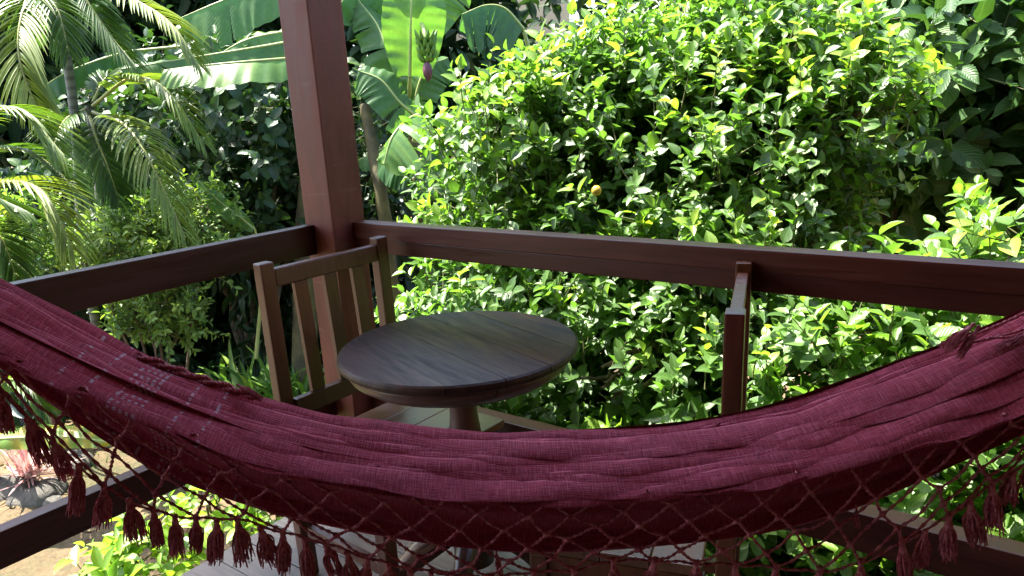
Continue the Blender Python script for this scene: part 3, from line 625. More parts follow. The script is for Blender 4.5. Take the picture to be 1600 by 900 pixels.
fr = bpy.data.meshes.new('fruit'); bm = bmesh.new(); bmesh.ops.create_uvsphere(bm, u_segments=18, v_segments=12, radius=.017)
for v in bm.verts: v.co.z *= 1.08
bm.to_mesh(fr); bm.free(); fr.materials.append(M['green_fruit']); fr.polygons.foreach_set('use_smooth', [True] * len(fr.polygons)); fy = fr.copy(); fy.materials.clear(); fy.materials.append(M['yellow_fruit'])
for (x, y_, d_, yl) in ((932, 298, 2.5, 1), (888, 188, 2.75, 0), (1237, 236, 2.4, 0), (1258, 228, 2.5, 0), (980, 215, 2.65, 0)):
    o = link('fruit', fy if yl else fr); world_child(o, lime); o.location = at(x, y_, d_)
# --- second citrus at the right, close to the rail
def tint_c2(p, f_): return .30 + .25 * rng.random() + (.42 if rng.random() < .16 and f_ > .95 else 0)
L2 = [((1.82, 1.05, -.1), (.55, .6, .62)), ((1.95, 1.15, .45), (.42, .55, .50)), ((1.45, .95, .1), (.40, .45, .55)), ((2.3, .95, .1), (.5, .5, .6)), ((1.6, .75, -.35), (.6, .4, .4))]
st2 = [([tk(1.85, 1.1, GZ - .05), tk(1.8, 1.1, -.2), tk(1.85, 1.1, .4)], .035, .012)] + [([tk(1.82, 1.1, -.3), np.array(c_) * .6 + tk(1.82, 1.1, -.1) * .4, np.array(c_) + tk(0, 0, .3)], .016, .006) for c_, _ in L2]
leafy_bush('lime_bush', (1.85, 1.1, GZ), 'low lime bush with pale glossy leaves behind the right end of the front rail', 'bush', L2, 'citrus', WP_CIT, .074, .043, 1600, tint_c2, 300, keep=lambda p: p[1] > .22, stems=st2)
# tall single shoots that rise above the rail
# --- dark broad-leaved tree at upper right
L3 = [(at(1450, 120, 3.6), (.75, .55, .45)), (at(1560, 40, 3.6), (.6, .5, .5)), (at(1330, 60, 4.1), (.6, .5, .45)), (at(1500, 230, 3.7), (.75, .5, .4)), (at(1640, 200, 3.8), (.6, .6, .6)), (at(1420, 330, 3.9), (.7, .5, .4)), (at(1260, 150, 4.2), (.4, .5, .4))]
b3 = at(1480, 420, 3.9); b3[2] = GZ
st3 = [([b3 + tk(0, 0, -.05), b3 + tk(.05, 0, .5), b3 + tk(0, .1, 1.3), b3 + tk(.05, .1, 2.2)], .05, .02)]
for c_, _ in L3: st3.append(([b3 + tk(0, 0, .55), (b3 + tk(0, 0, .9)) * .4 + np.array(c_) * .6, np.array(c_)], .022, .008))
for k in range(6): q = at(1350 + 40 * k, 330, 3.7 + .1 * (k % 2)); st3.append(([tk(q[0], q[1], GZ), tk(q[0] + .03, q[1], .1), q + tk(.02, 0, .2)], .016, .01))
leafy_bush('broadleaf_tree', tuple(b3), 'dark shaded broad-leaved tree with veined leaves at the upper right', 'tree', L3, 'dark_leaf', WP_DRK, .15, .085, 900, lambda p, f_: .35 + .3 * rng.random() + (.35 if p[2] > 1.75 else 0), 300, nl=(5, 8), sl=(.1, .22), spread=(.9, 1.35), upb=.2, stems=st3, upn=.9)  # leaves near the top get a lighter tint, sunlight put into the colour
# --- dark round-leaved shrub left of the post
L4 = [(at(380, 200, 5.2), (.5, .5, .5)), (at(430, 290, 5.2), (.45, .45, .5)), (at(330, 260, 5.6), (.6, .5, .6)), (at(280, 200, 5.8), (.5, .5, .5)), (at(230, 170, 6.0), (.5, .5, .5)), (at(180, 320, 5.9), (.6, .5, .6)), (at(520, 250, 5.6), (.5, .5, .7))]
b4 = at(390, 500, 5.5); b4[2] = GZ
leafy_bush('round_leaf_shrub', tuple(b4), 'dark hanging shrub with round leaves in the shade left of the post', 'shrub', L4, 'round_leaf', WP_RND, .095, .062, 1000, lambda p, f_: .35 + .35 * rng.random(), 300, nl=(7, 12), sl=(.15, .3), spread=(.9, 1.4), upb=-.25, stems=[([b4 + tk(dx, 0, -.05), b4 + tk(dx * 2, 0, .8), np.array(c_)], .03, .012) for dx, (c_, _) in zip((-.1, .05, .1, -.05, .15, -.15, .2), L4)])
# --- pale small-leaved shrub under the palms
def pale(nm, lobes, base, label, n_sh, n_ind=300):
    st_ = [([base + tk(rng.uniform(-.1, .1), rng.uniform(-.1, .1), -.05), base * .45 + np.array(c_) * .55 + rng.normal(0, .06, 3), np.array(c_)], .011, .005) for c_, _ in lobes for _k in range(1)]
    return leafy_bush(nm, tuple(base), label, 'shrub', lobes, 'pale_leaf', WP_LAN, .052, .026, n_sh, lambda p, f_: .35 + .45 * rng.random() * (f_ > .8), n_ind, nl=(9, 15), sl=(.1, .2), spread=(.7, 1.2), upb=.5, stems=st_)
b5 = at(255, 600, 4.8); b5[2] = GZ
pale('pale_shrub', [(at(200, 380, 4.5), (.27, .25, .17)), (at(290, 350, 4.6), (.3, .25, .20)), (at(160, 395, 4.5), (.2, .2, .12)), (at(325, 385, 4.6), (.18, .18, .14)), (at(245, 470, 4.6), (.24, .22, .14)), (at(225, 500, 4.6), (.16, .16, .1)), (at(285, 505, 4.7), (.15, .15, .1))], b5, 'pale green small-leaved shrub on thin bare stems seen over the left rail', 520)
b6 = at(70, 560, 4.6); b6[2] = GZ
pale('pale_shrub', [(at(45, 345, 4.1), (.16, .15, .12)), (at(30, 400, 4.1), (.2, .15, .12)), (at(60, 420, 4.2), (.2, .2, .1))], b6, 'sparse shrub with whitish leaves below the palm fronds at far left', 90, 150)

# --- palms
def frond(root, pts, leaf, tint, n=44, hang=.5, side=1.0):
    P = catmull([at(*q) for q in pts], 60); T_, _, _ = frames(P); ar = np.concatenate([[0], np.cumsum(np.linalg.norm(np.diff(P, axis=0), axis=1))]); ar /= ar[-1]
    fr_ = empty('frond', (0, 0, 0)); fr_.parent = root; fr_.matrix_parent_inverse = Matrix.Translation(root.location).inverted()
    mb = MB(); mb.tube(P, np.linspace(.011, .003, 60), 6); o = link('rachis', mb.mesh('rachis'), M['rachis'], fr_)
    lb = MB()
    for f_ in np.linspace(.16, .995, n):
        k = int(f_ * 59); p = P[k]; t_ = T_[k]; sd_ = unit(np.cross(t_, [0, 0, 1.0])); upv = np.cross(sd_, t_)
        prof = math.sin(math.pi * (.12 + .80 * f_)) ** .7
        for sg in (-1, 1):
            L_ = .88 * leaf * prof * rng.uniform(.94, 1.05); ang = math.radians(58 - 30 * f_ + rng.normal(0, 2.2)); d0 = unit(t_ * math.cos(ang) + sd_ * sg * math.sin(ang) * side + upv * (.38 - .2 * f_))
            m_ = 7; q = np.linspace(0, 1, m_); path = p + d0 * (q * L_)[:, None]; path = path - np.array([0, 0, 1.0]) * (hang * L_ * q ** 2.1 * rng.uniform(.9, 1.1) * .75)[:, None] + t_ * (.08 * L_ * q ** 2)[:, None]
            tt = np.gradient(path, axis=0); tt /= np.linalg.norm(tt, axis=1)[:, None]; wv_ = np.cross(tt, upv + sd_ * sg * .2); wv_ /= np.linalg.norm(wv_, axis=1)[:, None] + 1e-9
            hw_ = .0068 * np.array([.35, .8, 1, .95, .75, .45, .05]) * (.8 + .4 * prof); nn = np.cross(wv_, tt)
            V = np.stack([path - wv_ * hw_[:, None] + nn * (hw_ * .5)[:, None], path, path + wv_ * hw_[:, None] + nn * (hw_ * .5)[:, None]], 1).reshape(-1, 3)
            F = [(a * 3 + j, a * 3 + 3 + j, a * 3 + 4 + j, a * 3 + 1 + j) for a in range(m_ - 1) for j in (0, 1)]
            ti_ = np.clip(tint + rng.normal(0, .08), 0, 1); lb.add(V, F, tint=ti_, across=np.tile([-1, 0, 1], m_), along=np.repeat(q, 3))
    o = link('leaflets', lb.mesh('leaflets'), M['palm'], fr_); o['kind'] = 'stuff'
def palm(label, base_px, stem_px, fronds):
    b_ = at(*base_px); b_[2] = GZ; root = empty('areca_palm', tuple(b_), 0, label, 'palm', 'palms at the left of the garden')
    for st in stem_px:
        P = [at(*q) for q in st]; P.append(tk(P[-1][0], P[-1][1], GZ - .03)); limb(root, P, .026, .03, M['palm_stem'], 'stem', 40, 10)
    for pts, lf, ti_, hg in fronds: frond(root, pts, lf, ti_, 40, hg)
palm('tall palm with ringed stem and yellow-green fronds hanging in at the top left', (130, 540, 4.6), [[(80, -70, 4.3), (100, 60, 4.4), (118, 200, 4.5), (135, 420, 4.6)]],
     [([(75, -70, 4.3), (38, 10, 3.95), (30, 90, 3.85), (64, 185, 3.85)], .30, .85, .55), ([(85, -70, 4.3), (70, -20, 4.1), (92, 20, 4.0), (108, 85, 4.0)], .24, .35, .5), ([(100, -70, 4.3), (190, -12, 4.1), (265, 35, 4.0), (312, 105, 4.0)], .25, .85, .55),
      ([(100, -60, 4.35), (135, 0, 4.3), (172, 55, 4.3), (208, 98, 4.3)], .26, .3, .5), ([(70, -70, 4.3), (10, -40, 4.2), (-50, 20, 4.2)], .3, .5, .5), ([(95, -75, 4.4), (160, -60, 4.5), (230, -20, 4.6)], .28, .3, .5), ([(85, -80, 4.4), (60, -30, 4.5), (50, 40, 4.6)], .3, .25, .6)])
palm('mid-height palm with two bright arching fronds left of the banana leaves', (170, 560, 4.8), [[(140, 165, 4.6), (155, 300, 4.7), (165, 430, 4.75)]],
     [([(145, 165, 4.55), (205, 122, 4.3), (262, 142, 4.2), (318, 225, 4.2)], .27, .7, .5), ([(145, 175, 4.55), (195, 196, 4.3), (236, 255, 4.15), (290, 372, 4.15)], .30, .75, .6), ([(140, 180, 4.6), (150, 215, 4.5), (168, 260, 4.45), (185, 310, 4.45)], .26, .25, .5),
      ([(135, 170, 4.6), (100, 190, 4.4), (80, 240, 4.3)], .26, .3, .5), ([(145, 160, 4.6), (170, 120, 4.7), (215, 130, 4.8)], .25, .2, .5)])
palm('palm at the left edge with long drooping fronds above the hammock', (-90, 560, 3.9), [[(-90, 230, 3.8), (-95, 400, 3.85)]],
     [([(-85, 230, 3.75), (-20, 178, 3.6), (40, 180, 3.6), (98, 240, 3.6)], .30, .6, .65), ([(-85, 330, 3.7), (-10, 288, 3.45), (65, 298, 3.4), (115, 392, 3.4)], .28, .9, .55), ([(-90, 400, 3.7), (-40, 355, 3.6), (0, 370, 3.55), (28, 440, 3.55)], .26, .3, .5),
      ([(-80, 270, 3.8), (-10, 235, 3.7), (60, 245, 3.7), (140, 315, 3.7)], .26, .35, .5), ([(-85, 250, 3.8), (-20, 300, 3.9), (40, 330, 3.95)], .25, .2, .5)])
palm('young palm low at the left edge under the hammock', (-10, 760, 3.9), [], [([(-40, 640, 3.9), (0, 598, 3.8), (40, 600, 3.75), (75, 650, 3.75)], .20, .55, .4), ([(-40, 640, 3.9), (-30, 590, 3.9), (5, 570, 3.9), (45, 590, 3.95)], .18, .35, .4)])

# --- banana plants
def banana_leaf(root, spine, ha, hb, wa_, wb_, tint=.5, tears=0, burn=(0, 0), midrib=.012, stalk=None, n=46, blunt=.5, mat='banana'):
    "spine: (px,py,d) base to tip; ha/hb: direction of either half in (right, up, away) camera axes; wa_/wb_: half widths"
    P = catmull([at(*q) for q in spine], n); lf = empty('leaf', (0, 0, 0)); lf.parent = root; lf.matrix_parent_inverse = Matrix.Translation(root.location).inverted()
    mb = MB(); mb.tube(P, np.linspace(midrib, .002, n), 6); link('midrib', mb.mesh('midrib'), M['midrib'], lf)
    T_, _, _ = frames(P)
    if stalk is not None:
        mb = MB(); mb.tube(catmull([P[0]] + [at(*q) for q in stalk], 16), np.linspace(midrib, midrib * 1.9, 16), 8); link('stalk', mb.mesh('stalk'), M['midrib'], lf)
    for half, (h_, wd, bu) in enumerate(((ha, wa_, burn[0]), (hb, wb_, burn[1]))):
        hv = unit(CR * h_[0] + CU * h_[1] + CW * h_[2]); bld = MB(); cuts = sorted(rng.choice(np.arange(5, n - 4), tears, replace=False)) if tears else []
        segs = np.split(np.arange(n), cuts)
        for si, sg in enumerate(segs):
            if si: sg = np.concatenate([[sg[0] - 1], sg])
            if len(sg) < 2: continue
            m_ = 9; V = []; ti = []; ac = []; al = []; dro = rng.normal(0, .10) if tears else 0
            for kk, k in enumerate(sg):
                t_ = k / (n - 1); wprof = (max(1e-3, math.sin(math.pi * min(1, t_ * .97 + .03)) ** blunt)); hp = unit(hv - T_[k] * (hv @ T_[k])); nr = np.cross(T_[k], hp)
                shr = (.25 * (kk / max(1, len(sg) - 1) - .5) if tears else 0)
                for j in range(m_):
                    q = j / (m_ - 1); w_ = wd * wprof * q; p = P[k] + hp * w_ + T_[k] * (w_ * .35 - shr * q * q * .05) - np.array([0, 0, 1.0]) * (.22 * wd * q * q + dro * q * wd) + nr * (.006 * math.sin(t_ * 60 + half) * q + .010 * math.sin(t_ * 17 + q * 2) * q)
                    V.append(p); b_ = bu * max(0, q - .45) / .55 * (1 + .35 * math.sin(t_ * 23) + .25 * math.sin(t_ * 57)); ti.append(min(1, tint + .05 * math.sin(t_ * 40) + b_)); ac.append(q if half else -q); al.append(t_)
            F = [(a * m_ + j, (a + 1) * m_ + j, (a + 1) * m_ + j + 1, a * m_ + j + 1) for a in range(len(sg) - 1) for j in range(m_ - 1)]
            bld.add(np.array(V), F, tint=ti, across=ac, along=al)
        link('blade', bld.mesh('blade'), M[mat], lf)
bA = at(470, 620, 5.0); bA[2] = GZ
banA = empty('banana_plant', tuple(bA), 0, 'banana plant hidden by the post with long level leaves reaching left', 'banana plant', 'banana plants')
limb(banA, [bA + tk(0, 0, -.05), at(480, 350, 5.0), at(500, 120, 4.9), at(500, -40, 4.9)], .09, .05, M['pseudo'], 'stem', 30, 12)
banana_leaf(banA, [(470, 90, 4.45), (400, 95, 4.3), (320, 102, 4.25), (252, 110, 4.25)], (0, -.8, -.6), (0, .15, 1), .15, .12, .56, 0, (0, 0), .011, [(500, 110, 4.95)], blunt=.26)
banana_leaf(banA, [(470, 62, 4.85), (400, 74, 4.75), (300, 90, 4.65), (188, 108, 4.6)], (0, -1, -.2), (.1, .5, .85), .115, .10, .40, 2, (.34, .12), .011, [(500, 60, 4.9)], blunt=.3)
banana_leaf(banA, [(470, -28, 5.0), (400, -18, 4.95), (340, 4, 4.9), (282, 28, 4.9)], (0, -1, -.15), (0, .4, 1), .25, .1, .42, 1, (0, 0), .013, [(500, 20, 4.95)], blunt=.35)
banana_leaf(banA, [(490, 46, 4.9), (440, 50, 4.85), (380, 64, 4.8), (322, 98, 4.8)], (0, -1, -.1), (.1, .75, .8), .14, .10, .50, 2, (.44, .2), .01, blunt=.35)
banana_leaf(banA, [(200, 80, 4.9), (150, 95, 4.8), (100, 115, 4.7), (58, 142, 4.7)], (.1, -1, .1), (0, .6, .9), .10, .12, .15, 0, (0, 0), .008, [(340, 70, 5.0), (480, 80, 5.0)], blunt=.4)
bB = at(612, 430, 5.0); bB[2] = GZ
banB = empty('banana_plant', tuple(bB), 0, 'banana plant right of the post with a green bunch and purple flower bud', 'banana plant', 'banana plants')
limb(banB, [tk(bB[0], bB[1], GZ - .05), at(602, 345, 4.9), at(585, 250, 4.9), at(570, 165, 5.0)], .05, .036, M['pseudo'], 'stem', 34, 12)
limb(banB, [tk(*(at(668, 430, 5.2)[:2]), GZ - .05), at(655, 300, 5.2), at(645, 180, 5.2), at(640, 60, 5.2)], .05, .035, M['pseudo'], 'stem', 30, 12)
banana_leaf(banB, [(640, 120, 4.9), (641, 60, 4.8), (643, 0, 4.7), (645, -60, 4.7)], (-1, 0, .15), (1, 0, .25), .20, .22, .50, 0, (0, 0), .010, [(640, 160, 5.1)], blunt=.35)
banana_leaf(banB, [(818, 45, 4.9), (790, 14, 4.8), (760, 8, 4.75), (722, 22, 4.7)], (-.15, -1, -.1), (-.2, -.35, 1), .26, .2, .12, 6, (0, 0), .010, [(830, 90, 5.0)], blunt=.3)
banana_leaf(banB, [(655, 178, 4.8), (635, 188, 4.6), (612, 215, 4.5), (600, 255, 4.5)], (.9, -.45, -.3), (-.6, -.6, .4), .22, .10, .55, 3, (0, 0), .010, [(648, 220, 5.0)], blunt=.4)
banana_leaf(banB, [(672, 235, 4.9), (674, 260, 4.85), (680, 300, 4.8)], (-.9, -.5, -.1), (.9, -.45, -.1), .16, .15, .08, 3, (0, 0), .009, [(655, 215, 5.1)], blunt=.35)
banana_leaf(banB, [(606, 228, 5.0), (590, 236, 4.9), (560, 250, 4.9)], (-.1, -1, -.2), (0, .4, .9), .10, .08, .4, 0, (0, 0), .007, blunt=.4)
banana_leaf(banB, [(590, 250, 4.8), (612, 262, 4.7), (638, 280, 4.7)], (-.1, -1, -.2), (.1, .5, .7), .10, .06, .12, 0, (0, 0), .007, blunt=.4)
banana_leaf(banB, [(655, 185, 4.95), (625, 160, 4.85), (595, 125, 4.8), (560, 110, 4.8)], (-.3, -1, -.1), (.4, .8, .5), .17, .14, .3, 3, (0, 0), .011, blunt=.4)
banana_leaf(banB, [(640, 150, 5.1), (610, 90, 5.0), (590, 40, 5.0), (560, 0, 5.0)], (-.8, -.5, .2), (.8, .2, .5), .17, .18, .45, 3, (0, 0), .011, blunt=.4)
banana_leaf(banB, [(640, 90, 5.2), (610, 10, 5.1), (560, -20, 5.0), (520, 20, 5.0)], (0, -1, .2), (0, .5, .9), .22, .2, .35, 4, (0, 0), .011, blunt=.4)
banana_leaf(banB, [(650, 70, 5.2), (680, 0, 5.2), (720, -40, 5.2)], (-.7, .4, .4), (.8, -.5, .3), .2, .2, .55, 3, (0, 0), .011, blunt=.4)
banana_leaf(banB, [(645, 190, 5.1), (652, 140, 5.0), (668, 105, 5.0), (700, 90, 5.1)], (-.8, .3, .3), (.7, -.7, .2), .16, .16, .4, 2, (0, 0), .010, blunt=.4)
# bunch: hands of green bananas on a stalk, with the flower bud below
bun = empty('banana_bunch', (0, 0, 0)); bun.parent = banB; bun.matrix_parent_inverse = Matrix.Translation(banB.location).inverted()
mb = MB(); mb.tube(catmull([at(642, 20, 5.1), at(660, 40, 4.75), at(666, 70, 4.7), at(668, 98, 4.7)], 20), np.linspace(.016, .010, 20), 8); link('bunch_stalk', mb.mesh('bunch_stalk'), M['midrib'], bun)
bmh = MB(); bmh.tube(catmull([(.012, 0, .0), (.035, 0, -.008), (.052, 0, .02), (.056, 0, .062)], 10), [.006, .012, .014, .0145, .0145, .014, .013, .011, .008, .003], 7); fing = bmh.mesh('banana'); fing.materials.append(M['green_fruit'])
for hnd in range(4):
    c_ = at(665.5 + .4 * hnd, 58 + hnd * 11, 4.7); nf = 10
    for k in range(nf):
        o = bpy.data.objects.new('banana', fing); COL.objects.link(o); o.parent = bun; o.location = c_; o.rotation_euler = (rng.normal(0, .08), .35 + rng.normal(0, .08), 6.283 * (k + .5 * (hnd % 2)) / nf + rng.normal(0, .05)); s_ = 1.0 - .07 * hnd; o.scale = (s_, s_, s_)
bd = at(668, 110, 4.7); o = link('flower_bud', lathe_mesh('flower_bud', [(.001, .062), (.012, .055), (.026, .03), (.032, .0), (.028, -.03), (.016, -.055), (.001, -.07)], 20), M['bud'], bun); o.location = bd
# young blade left of the post
bC = at(400, 560, 4.9); bC[2] = GZ
banC = empty('banana_sucker', tuple(bC), 0, 'young banana shoot with one narrow bright leaf left of the post', 'banana plant')
banana_leaf(banC, [(398, 358, 4.6), (370, 335, 4.55), (340, 312, 4.5), (308, 280, 4.5)], (-.55, -.8, -.2), (.6, .8, .2), .06, .05, .55, 0, (0, 0), .007, [(410, 420, 4.75), (400, 560, 4.9)], blunt=.5)
# broad yellow-green leaf low at the left
bD = at(-30, 760, 3.9); bD[2] = GZ
banD = empty('heliconia', tuple(bD), 0, 'broad yellow-green leaf lying level above the pink spiky plant', 'plant')
banana_leaf(banD, [(-60, 690, 3.7), (20, 684, 3.65), (100, 682, 3.6), (170, 690, 3.6)], (0, -1, -.3), (0, .8, .9), .05, .10, .75, 0, (0, 0), .008, [(-80, 720, 3.8)], blunt=.5)
banana_leaf(banD, [(-60, 640, 3.9), (0, 600, 3.85), (40, 585, 3.85)], (.3, -1, -.2), (-.2, .8, .6), .06, .06, .6, 0, (0, 0), .007, blunt=.5)

# --- strap-leaved clumps, pink spiky plant, low plants in the sun
def strap_clump(name, base, label, cat, n, L_, wd, mat, arch=.5, tint=.5, upr=1.0, group=None):
    root = empty(name, tuple(base), 0, label, cat, group); bank = []
    for v_ in range(7):
        m_ = 10; q = np.linspace(0, 1, m_); a_ = arch * rng.uniform(.5, 1.3); x = np.sin(q * a_ * 1.5) / max(a_ * 1.5, .01); x = q * (1 - .0) * math.sin(.25 + a_ * .7) ; z = q * math.cos(.25) - a_ * .75 * q ** 2.3
        hw_ = np.array([.5, .7, .85, .95, 1, .95, .85, .65, .4, .03]) * .5
        V = np.stack([np.stack([x, -hw_ * wd / L_, z + hw_ * .25 * wd / L_], 1), np.stack([x, 0 * x, z], 1), np.stack([x, hw_ * wd / L_, z + hw_ * .25 * wd / L_], 1)], 1).reshape(-1, 3)
        F = [(a * 3 + j, a * 3 + 3 + j, a * 3 + 4 + j, a * 3 + 1 + j) for a in range(m_ - 1) for j in (0, 1)]
        me = np_mesh('leaf', V, F, {'tint': np.full(len(V), np.clip(tint + rng.normal(0, .2), 0, 1)), 'across': np.tile([-1, 0, 1], m_), 'along': np.repeat(q, 3)}); me.materials.append(M[mat]); bank.append(me)
    for k in range(n):
        o = bpy.data.objects.new('leaf', bank[k % 7]); COL.objects.link(o); o.parent = root; s_ = L_ * rng.uniform(.7, 1.15); o.location = (rng.normal(0, .03), rng.normal(0, .03), 0); o.rotation_euler = (rng.normal(0, .1), rng.normal(0, .25) if upr > .5 else rng.uniform(-.35, 1.35), k * 2.4 + rng.normal(0, .2)); o.scale = (s_, s_, s_ * rng.uniform(.8, 1.15))
    return root
def gpt(px, py, d): p = at(px, py, d); p[2] = GZ; return p
cl = [(390, 640, 5.0, .62), (430, 645, 4.9, .66), (470, 640, 4.9, .7), (530, 640, 5.0, .6), (350, 640, 5.2, .5), (560, 620, 5.1, .55)]
lab = ['strappy green clump just left of the left chair post', 'tall strappy clump seen between chair back post and first slat', 'strappy clump seen between the chair slats', 'strappy clump behind the corner post foot', 'leftmost strappy clump above the hammock edge', 'strappy clump between the corner post and the round table']
for (x, y_, d_, L_), lb_ in zip(cl, lab):
    g_ = at(x, y_, d_); strap_clump('lily_clump', (g_[0], g_[1], GZ), lb_, 'plant', 34, L_, .035, 'grass_leaf', .6, .55, 1.0, 'strap-leaved clumps along the path')
pk = at(45, 732, 4.2); strap_clump('spiky_plant', (pk[0], pk[1], pk[2] - .05), 'pink spiky rosette plant beside the grey stones', 'plant', 90, .25, .015, 'pink_leaf', .12, .65, .1)
pr = bpy.data.objects['spiky_plant']; mbx = MB(); mbx.tube(np.array([(0, 0, .02), (0, 0, -.1), (0, 0, GZ - pr.location.z - .02)]), [.02, .022, .025], 8); link('stem', mbx.mesh('stem'), M['bark'], pr)
# stones
def stone(px, py, d, r_, label):
    bm = bmesh.new(); bmesh.ops.create_icosphere(bm, subdivisions=3, radius=1); sd_ = rng.uniform(0, 50, 3); ax = rng.uniform(.75, 1.25, 3)
    for v in bm.verts:
        c_ = v.co; f_ = 1 + .16 * math.sin(c_.x * 2.6 + sd_[0]) * math.cos(c_.y * 2.9 + sd_[1]) + .09 * math.sin(c_.z * 5 + sd_[2] + c_.x * 3) + .03 * math.sin(c_.y * 11 + sd_[0]); v.co = Vector((c_.x * ax[0] * f_, c_.y * ax[1] * f_, c_.z * ax[2] * f_ * .72)) * r_
    me = bpy.data.meshes.new('garden_stone'); bm.to_mesh(me); bm.free(); me.polygons.foreach_set('use_smooth', [True] * len(me.polygons)); o = link('garden_stone', me, M['stone']); g_ = at(px, py, d); o.location = (g_[0], g_[1], GZ + r_ * .12); tag(o, label, 'stone', 'stones edging the flower bed')
stone(62, 775, 4.15, .11, 'largest grey stone directly below the pink spiky plant'); stone(22, 778, 4.2, .12, 'mossy grey stone at the left edge of the row'); stone(84, 790, 4.05, .06, 'small pale stone nearest the lower left rail'); stone(118, 718, 4.5, .10, 'grey stone behind the fringe tassels right of the spiky plant'); stone(-20, 790, 4.1, .10, 'grey stone cut by the left edge of the picture')
# low sunlit plants beside the floor edge
def low_plant(px, py, d, label, n_sh, r_=.16, h_=.18, leaf=.085):
    g_ = at(px, py, d); b_ = tk(g_[0], g_[1], GZ); lob = [(g_, (r_, r_, h_))]
    leafy_bush('low_plant', tuple(b_), label, 'plant', lob, 'citrus', WP_LAN, leaf, leaf * .52, n_sh, lambda p, f_: .6 + .35 * rng.random(), min(300, n_sh * 8), nl=(6, 10), sl=(.08, .16), inner=.3, stems=[([b_, (b_ + g_) / 2 + rng.normal(0, .02, 3), g_], .008, .004) for _ in range(3)], group='low plants in the sun beside the floor')
low_plant(185, 893, 2.75, 'bright green low plant at the bottom left below the tassels', 16, .13, .06)
low_plant(262, 872, 2.75, 'bright green low plant touching the corner of the deck boards', 18, .12, .08)
low_plant(320, 765, 3.0, 'bright low plant seen through the fringe net above the deck edge', 18, .16, .10, .07)
low_plant(385, 775, 2.8, 'darker low plant just left of the chair leg', 16, .13, .11, .07)
low_plant(430, 790, 2.7, 'low plant squeezed between hammock belly and deck edge', 14, .08, .08)
# --- hanging dark foliage behind, and the far mass of the garden
def mass(name, label, boxes, mat, n, leaf, wid, tint, down=.0):
    o0 = empty(name, (0, 0, GZ), 0, label, 'foliage', None, 'stuff'); fo = Foliage(tset(WP_LAN), M[mat])
    vol = np.array([b_[2] for b_ in boxes], float); vol /= vol.sum()
    for k in range(n):
        (p0, r_, _) = boxes[rng.choice(len(boxes), p=vol)]; p = np.array(p0) + rng.uniform(-1, 1, 3) * np.array(r_)
        if p[2] < GZ: continue
        ph_ = p * 1.9; clump = math.sin(ph_[0] * 2 + 1) * math.sin(ph_[1] * 1.7) * math.sin(ph_[2] * 2.3 + 2)
        if clump < -.25: continue
        d = rng.normal(0, 1, 3) + np.array([0, 0, -down]); fo.add(p, d, rng.normal(0, .6, 3) + np.array([0, 0, .9]), leaf * rng.uniform(.6, 1.3), wid * rng.uniform(.7, 1.2), tint + rng.normal(0, .2))
    p = o0; fo.build(p, 0); p['kind'] = 'stuff'
bx = []
for px in range(-300, 2100, 150):
    dd = 8.3 + (px % 400) / 250; c_ = at(px, 300, dd); low = px == 750; bx.append((tk(c_[0], c_[1], .7 if low else 1.0), (1.0, .8, 1.35 if low else 2.1), 1))
for px in range(-150, 800, 95):
    c_ = at(px, 120, 7.0 + (px % 190) / 400); bx.append((tk(c_[0], c_[1], 2.1), (.6, .5, 1.0), 1.2))
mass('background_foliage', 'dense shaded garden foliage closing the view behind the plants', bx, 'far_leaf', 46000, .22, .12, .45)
bx = []
for px, d_ in ((300, 6.4), (380, 6.3), (450, 6.2), (540, 6.2), (240, 6.6), (160, 6.4), (620, 6.3), (60, 6.2), (-40, 6.0)):
    c_ = at(px, 440, d_); bx.append((tk(c_[0], c_[1], .2), (.45, .4, .85), 1))
for px, d_ in ((330, 5.6), (400, 5.5), (120, 5.3), (200, 5.4), (40, 5.0), (270, 5.6)):
    c_ = at(px, 480, d_); bx.append((tk(c_[0], c_[1], -.1), (.35, .3, .6), .8))
mass('shaded_hedge', 'dark hedge of drooping leaves in shade behind the left rail', bx, 'round_leaf', 13000, .18, .07, .25, 1.6)
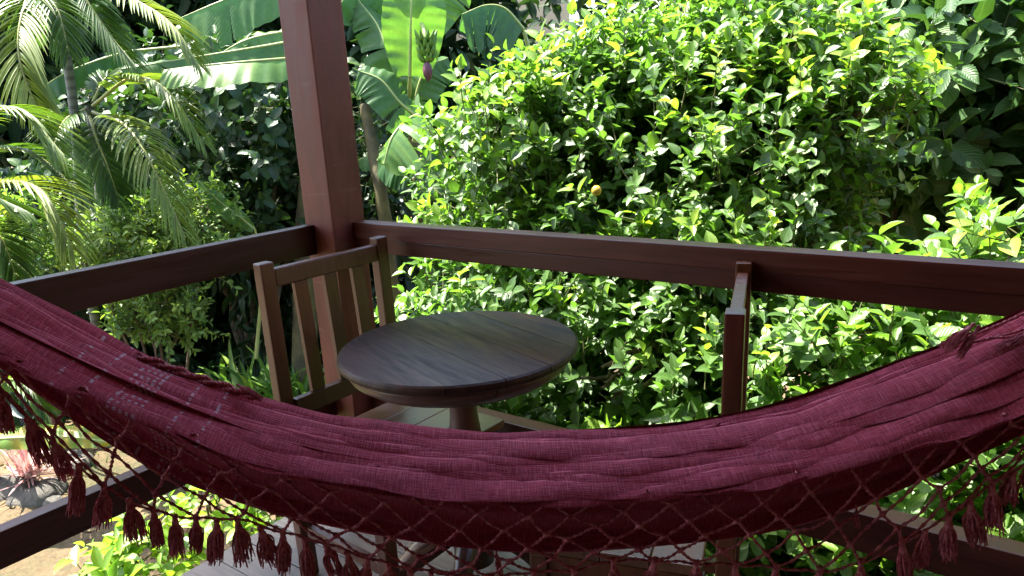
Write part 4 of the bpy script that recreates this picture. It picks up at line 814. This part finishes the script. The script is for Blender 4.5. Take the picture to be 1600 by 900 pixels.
# --- houses behind the garden
def house(name, label, px0, px1, pytop, d, wallm, roof_py, winpx):
    a_ = at(px0, 300, d); b_ = at(px1, 300, d); zt = at((px0 + px1) / 2, pytop, d)[2]; ctr = (a_ + b_) / 2; dr = b_ - a_; dr[2] = 0; L_ = np.linalg.norm(dr); rz = math.atan2(dr[1], dr[0])
    root = empty(name, (ctr[0], ctr[1], GZ), rz, label, 'house'); H = zt - GZ
    link('wall', box_mesh('wall', (-L_ / 2, 0, 0), (L_ / 2, 4, H), .01), M[wallm], root)
    link('eave', box_mesh('eave', (-L_ / 2 - .3, -.45, H), (L_ / 2 + .3, 4.4, H + .14), .01), M['white'], root)
    rfm = bpy.data.meshes.new('roof'); rfm.from_pydata([(-L_ / 2 - .35, -.5, H + .142), (L_ / 2 + .35, -.5, H + .142), (L_ / 2 + .35, 4.5, H + .142), (-L_ / 2 - .35, 4.5, H + .142), (-L_ / 2 + .8, 2, H + 1.3), (L_ / 2 - .8, 2, H + 1.3)], [], [(0, 1, 5, 4), (1, 2, 5), (2, 3, 4, 5), (3, 0, 4), (0, 3, 2, 1)]); link('roof', rfm, M['tile'], root)
    for wx, wz in winpx:
        w_ = empty('window', (wx, -.02, wz)); w_.parent = root
        link('frame', box_mesh('frame', (-.55, -.03, -.65), (.55, .015, .65), .01), M['white'], w_)
        for sx in (-1, 1): link('pane', box_mesh('pane', (.02 * sx if sx > 0 else -.48, -.04, -.58), (.48 if sx > 0 else -.02, -.031, .58), .002), M['glass'], w_)
        link('sill', box_mesh('sill', (-.62, -.12, -.74), (.62, .0, -.66), .008), M['white'], w_)
house('garden_house', 'cream house with white eave glimpsed above the banana plant', 640, 900, -140, 12.5, 'cream', 0, [(-1.0, 3.3)])
house('garden_house', 'white house wall glimpsed above the trees at the upper right', 1080, 1500, -160, 13.5, 'white', 0, [(-1.4, 3.2), (1.0, 3.2)])

# --- dead leaves and pebbles on the ground
ll = empty('leaf_litter', (-2.5, .3, GZ), 0, 'dry brown leaves scattered on the bare soil', 'leaf litter', None, 'stuff'); fo = Foliage(tset(WP_LAN), leaf_mat('dry_leaf', [(0, (.06, .035, .015)), (.5, (.16, .10, .04)), (1, (.28, .20, .08))], .7, .15))
for k in range(1500):
    x, y_ = rng.uniform(-6, -.3), rng.uniform(-2.2, 3.5); z_ = GZ + .03 * math.sin(x * 1.7 + 1) * math.cos(y_ * 1.3) + .015 * math.sin(x * 4.1) * math.sin(y_ * 3.7 + x) + .008
    fo.add((x, y_, z_), np.array([rng.normal(), rng.normal(), rng.normal(0, .15)]), np.array([rng.normal(0, .3), rng.normal(0, .3), 1.0]), rng.uniform(.03, .085), rng.uniform(.015, .04), rng.random())
fo.build(ll, 0)
gw = empty('ground_cover', (-2.5, .3, GZ), 0, 'low weeds and short grass growing in the bare soil', 'grass', None, 'stuff'); fo = Foliage([leaf_template([.3, .45, .4, .3, .15, .01], .2, .25)], M['grass_leaf'])
for k in range(420):
    cx_, cy_ = rng.uniform(-6, -.5), rng.uniform(-2.2, 3.5)
    if math.sin(cx_ * 1.9 + 2) * math.cos(cy_ * 2.3) < .1: continue
    for q in range(14):
        x, y_ = cx_ + rng.normal(0, .05), cy_ + rng.normal(0, .05); fo.add((x, y_, GZ - .01), np.array([rng.normal(0, .5), rng.normal(0, .5), 1.0]), np.array([rng.normal(), rng.normal(), .3]), rng.uniform(.03, .09), .006, .3 + .4 * rng.random())
fo.build(gw, 0)
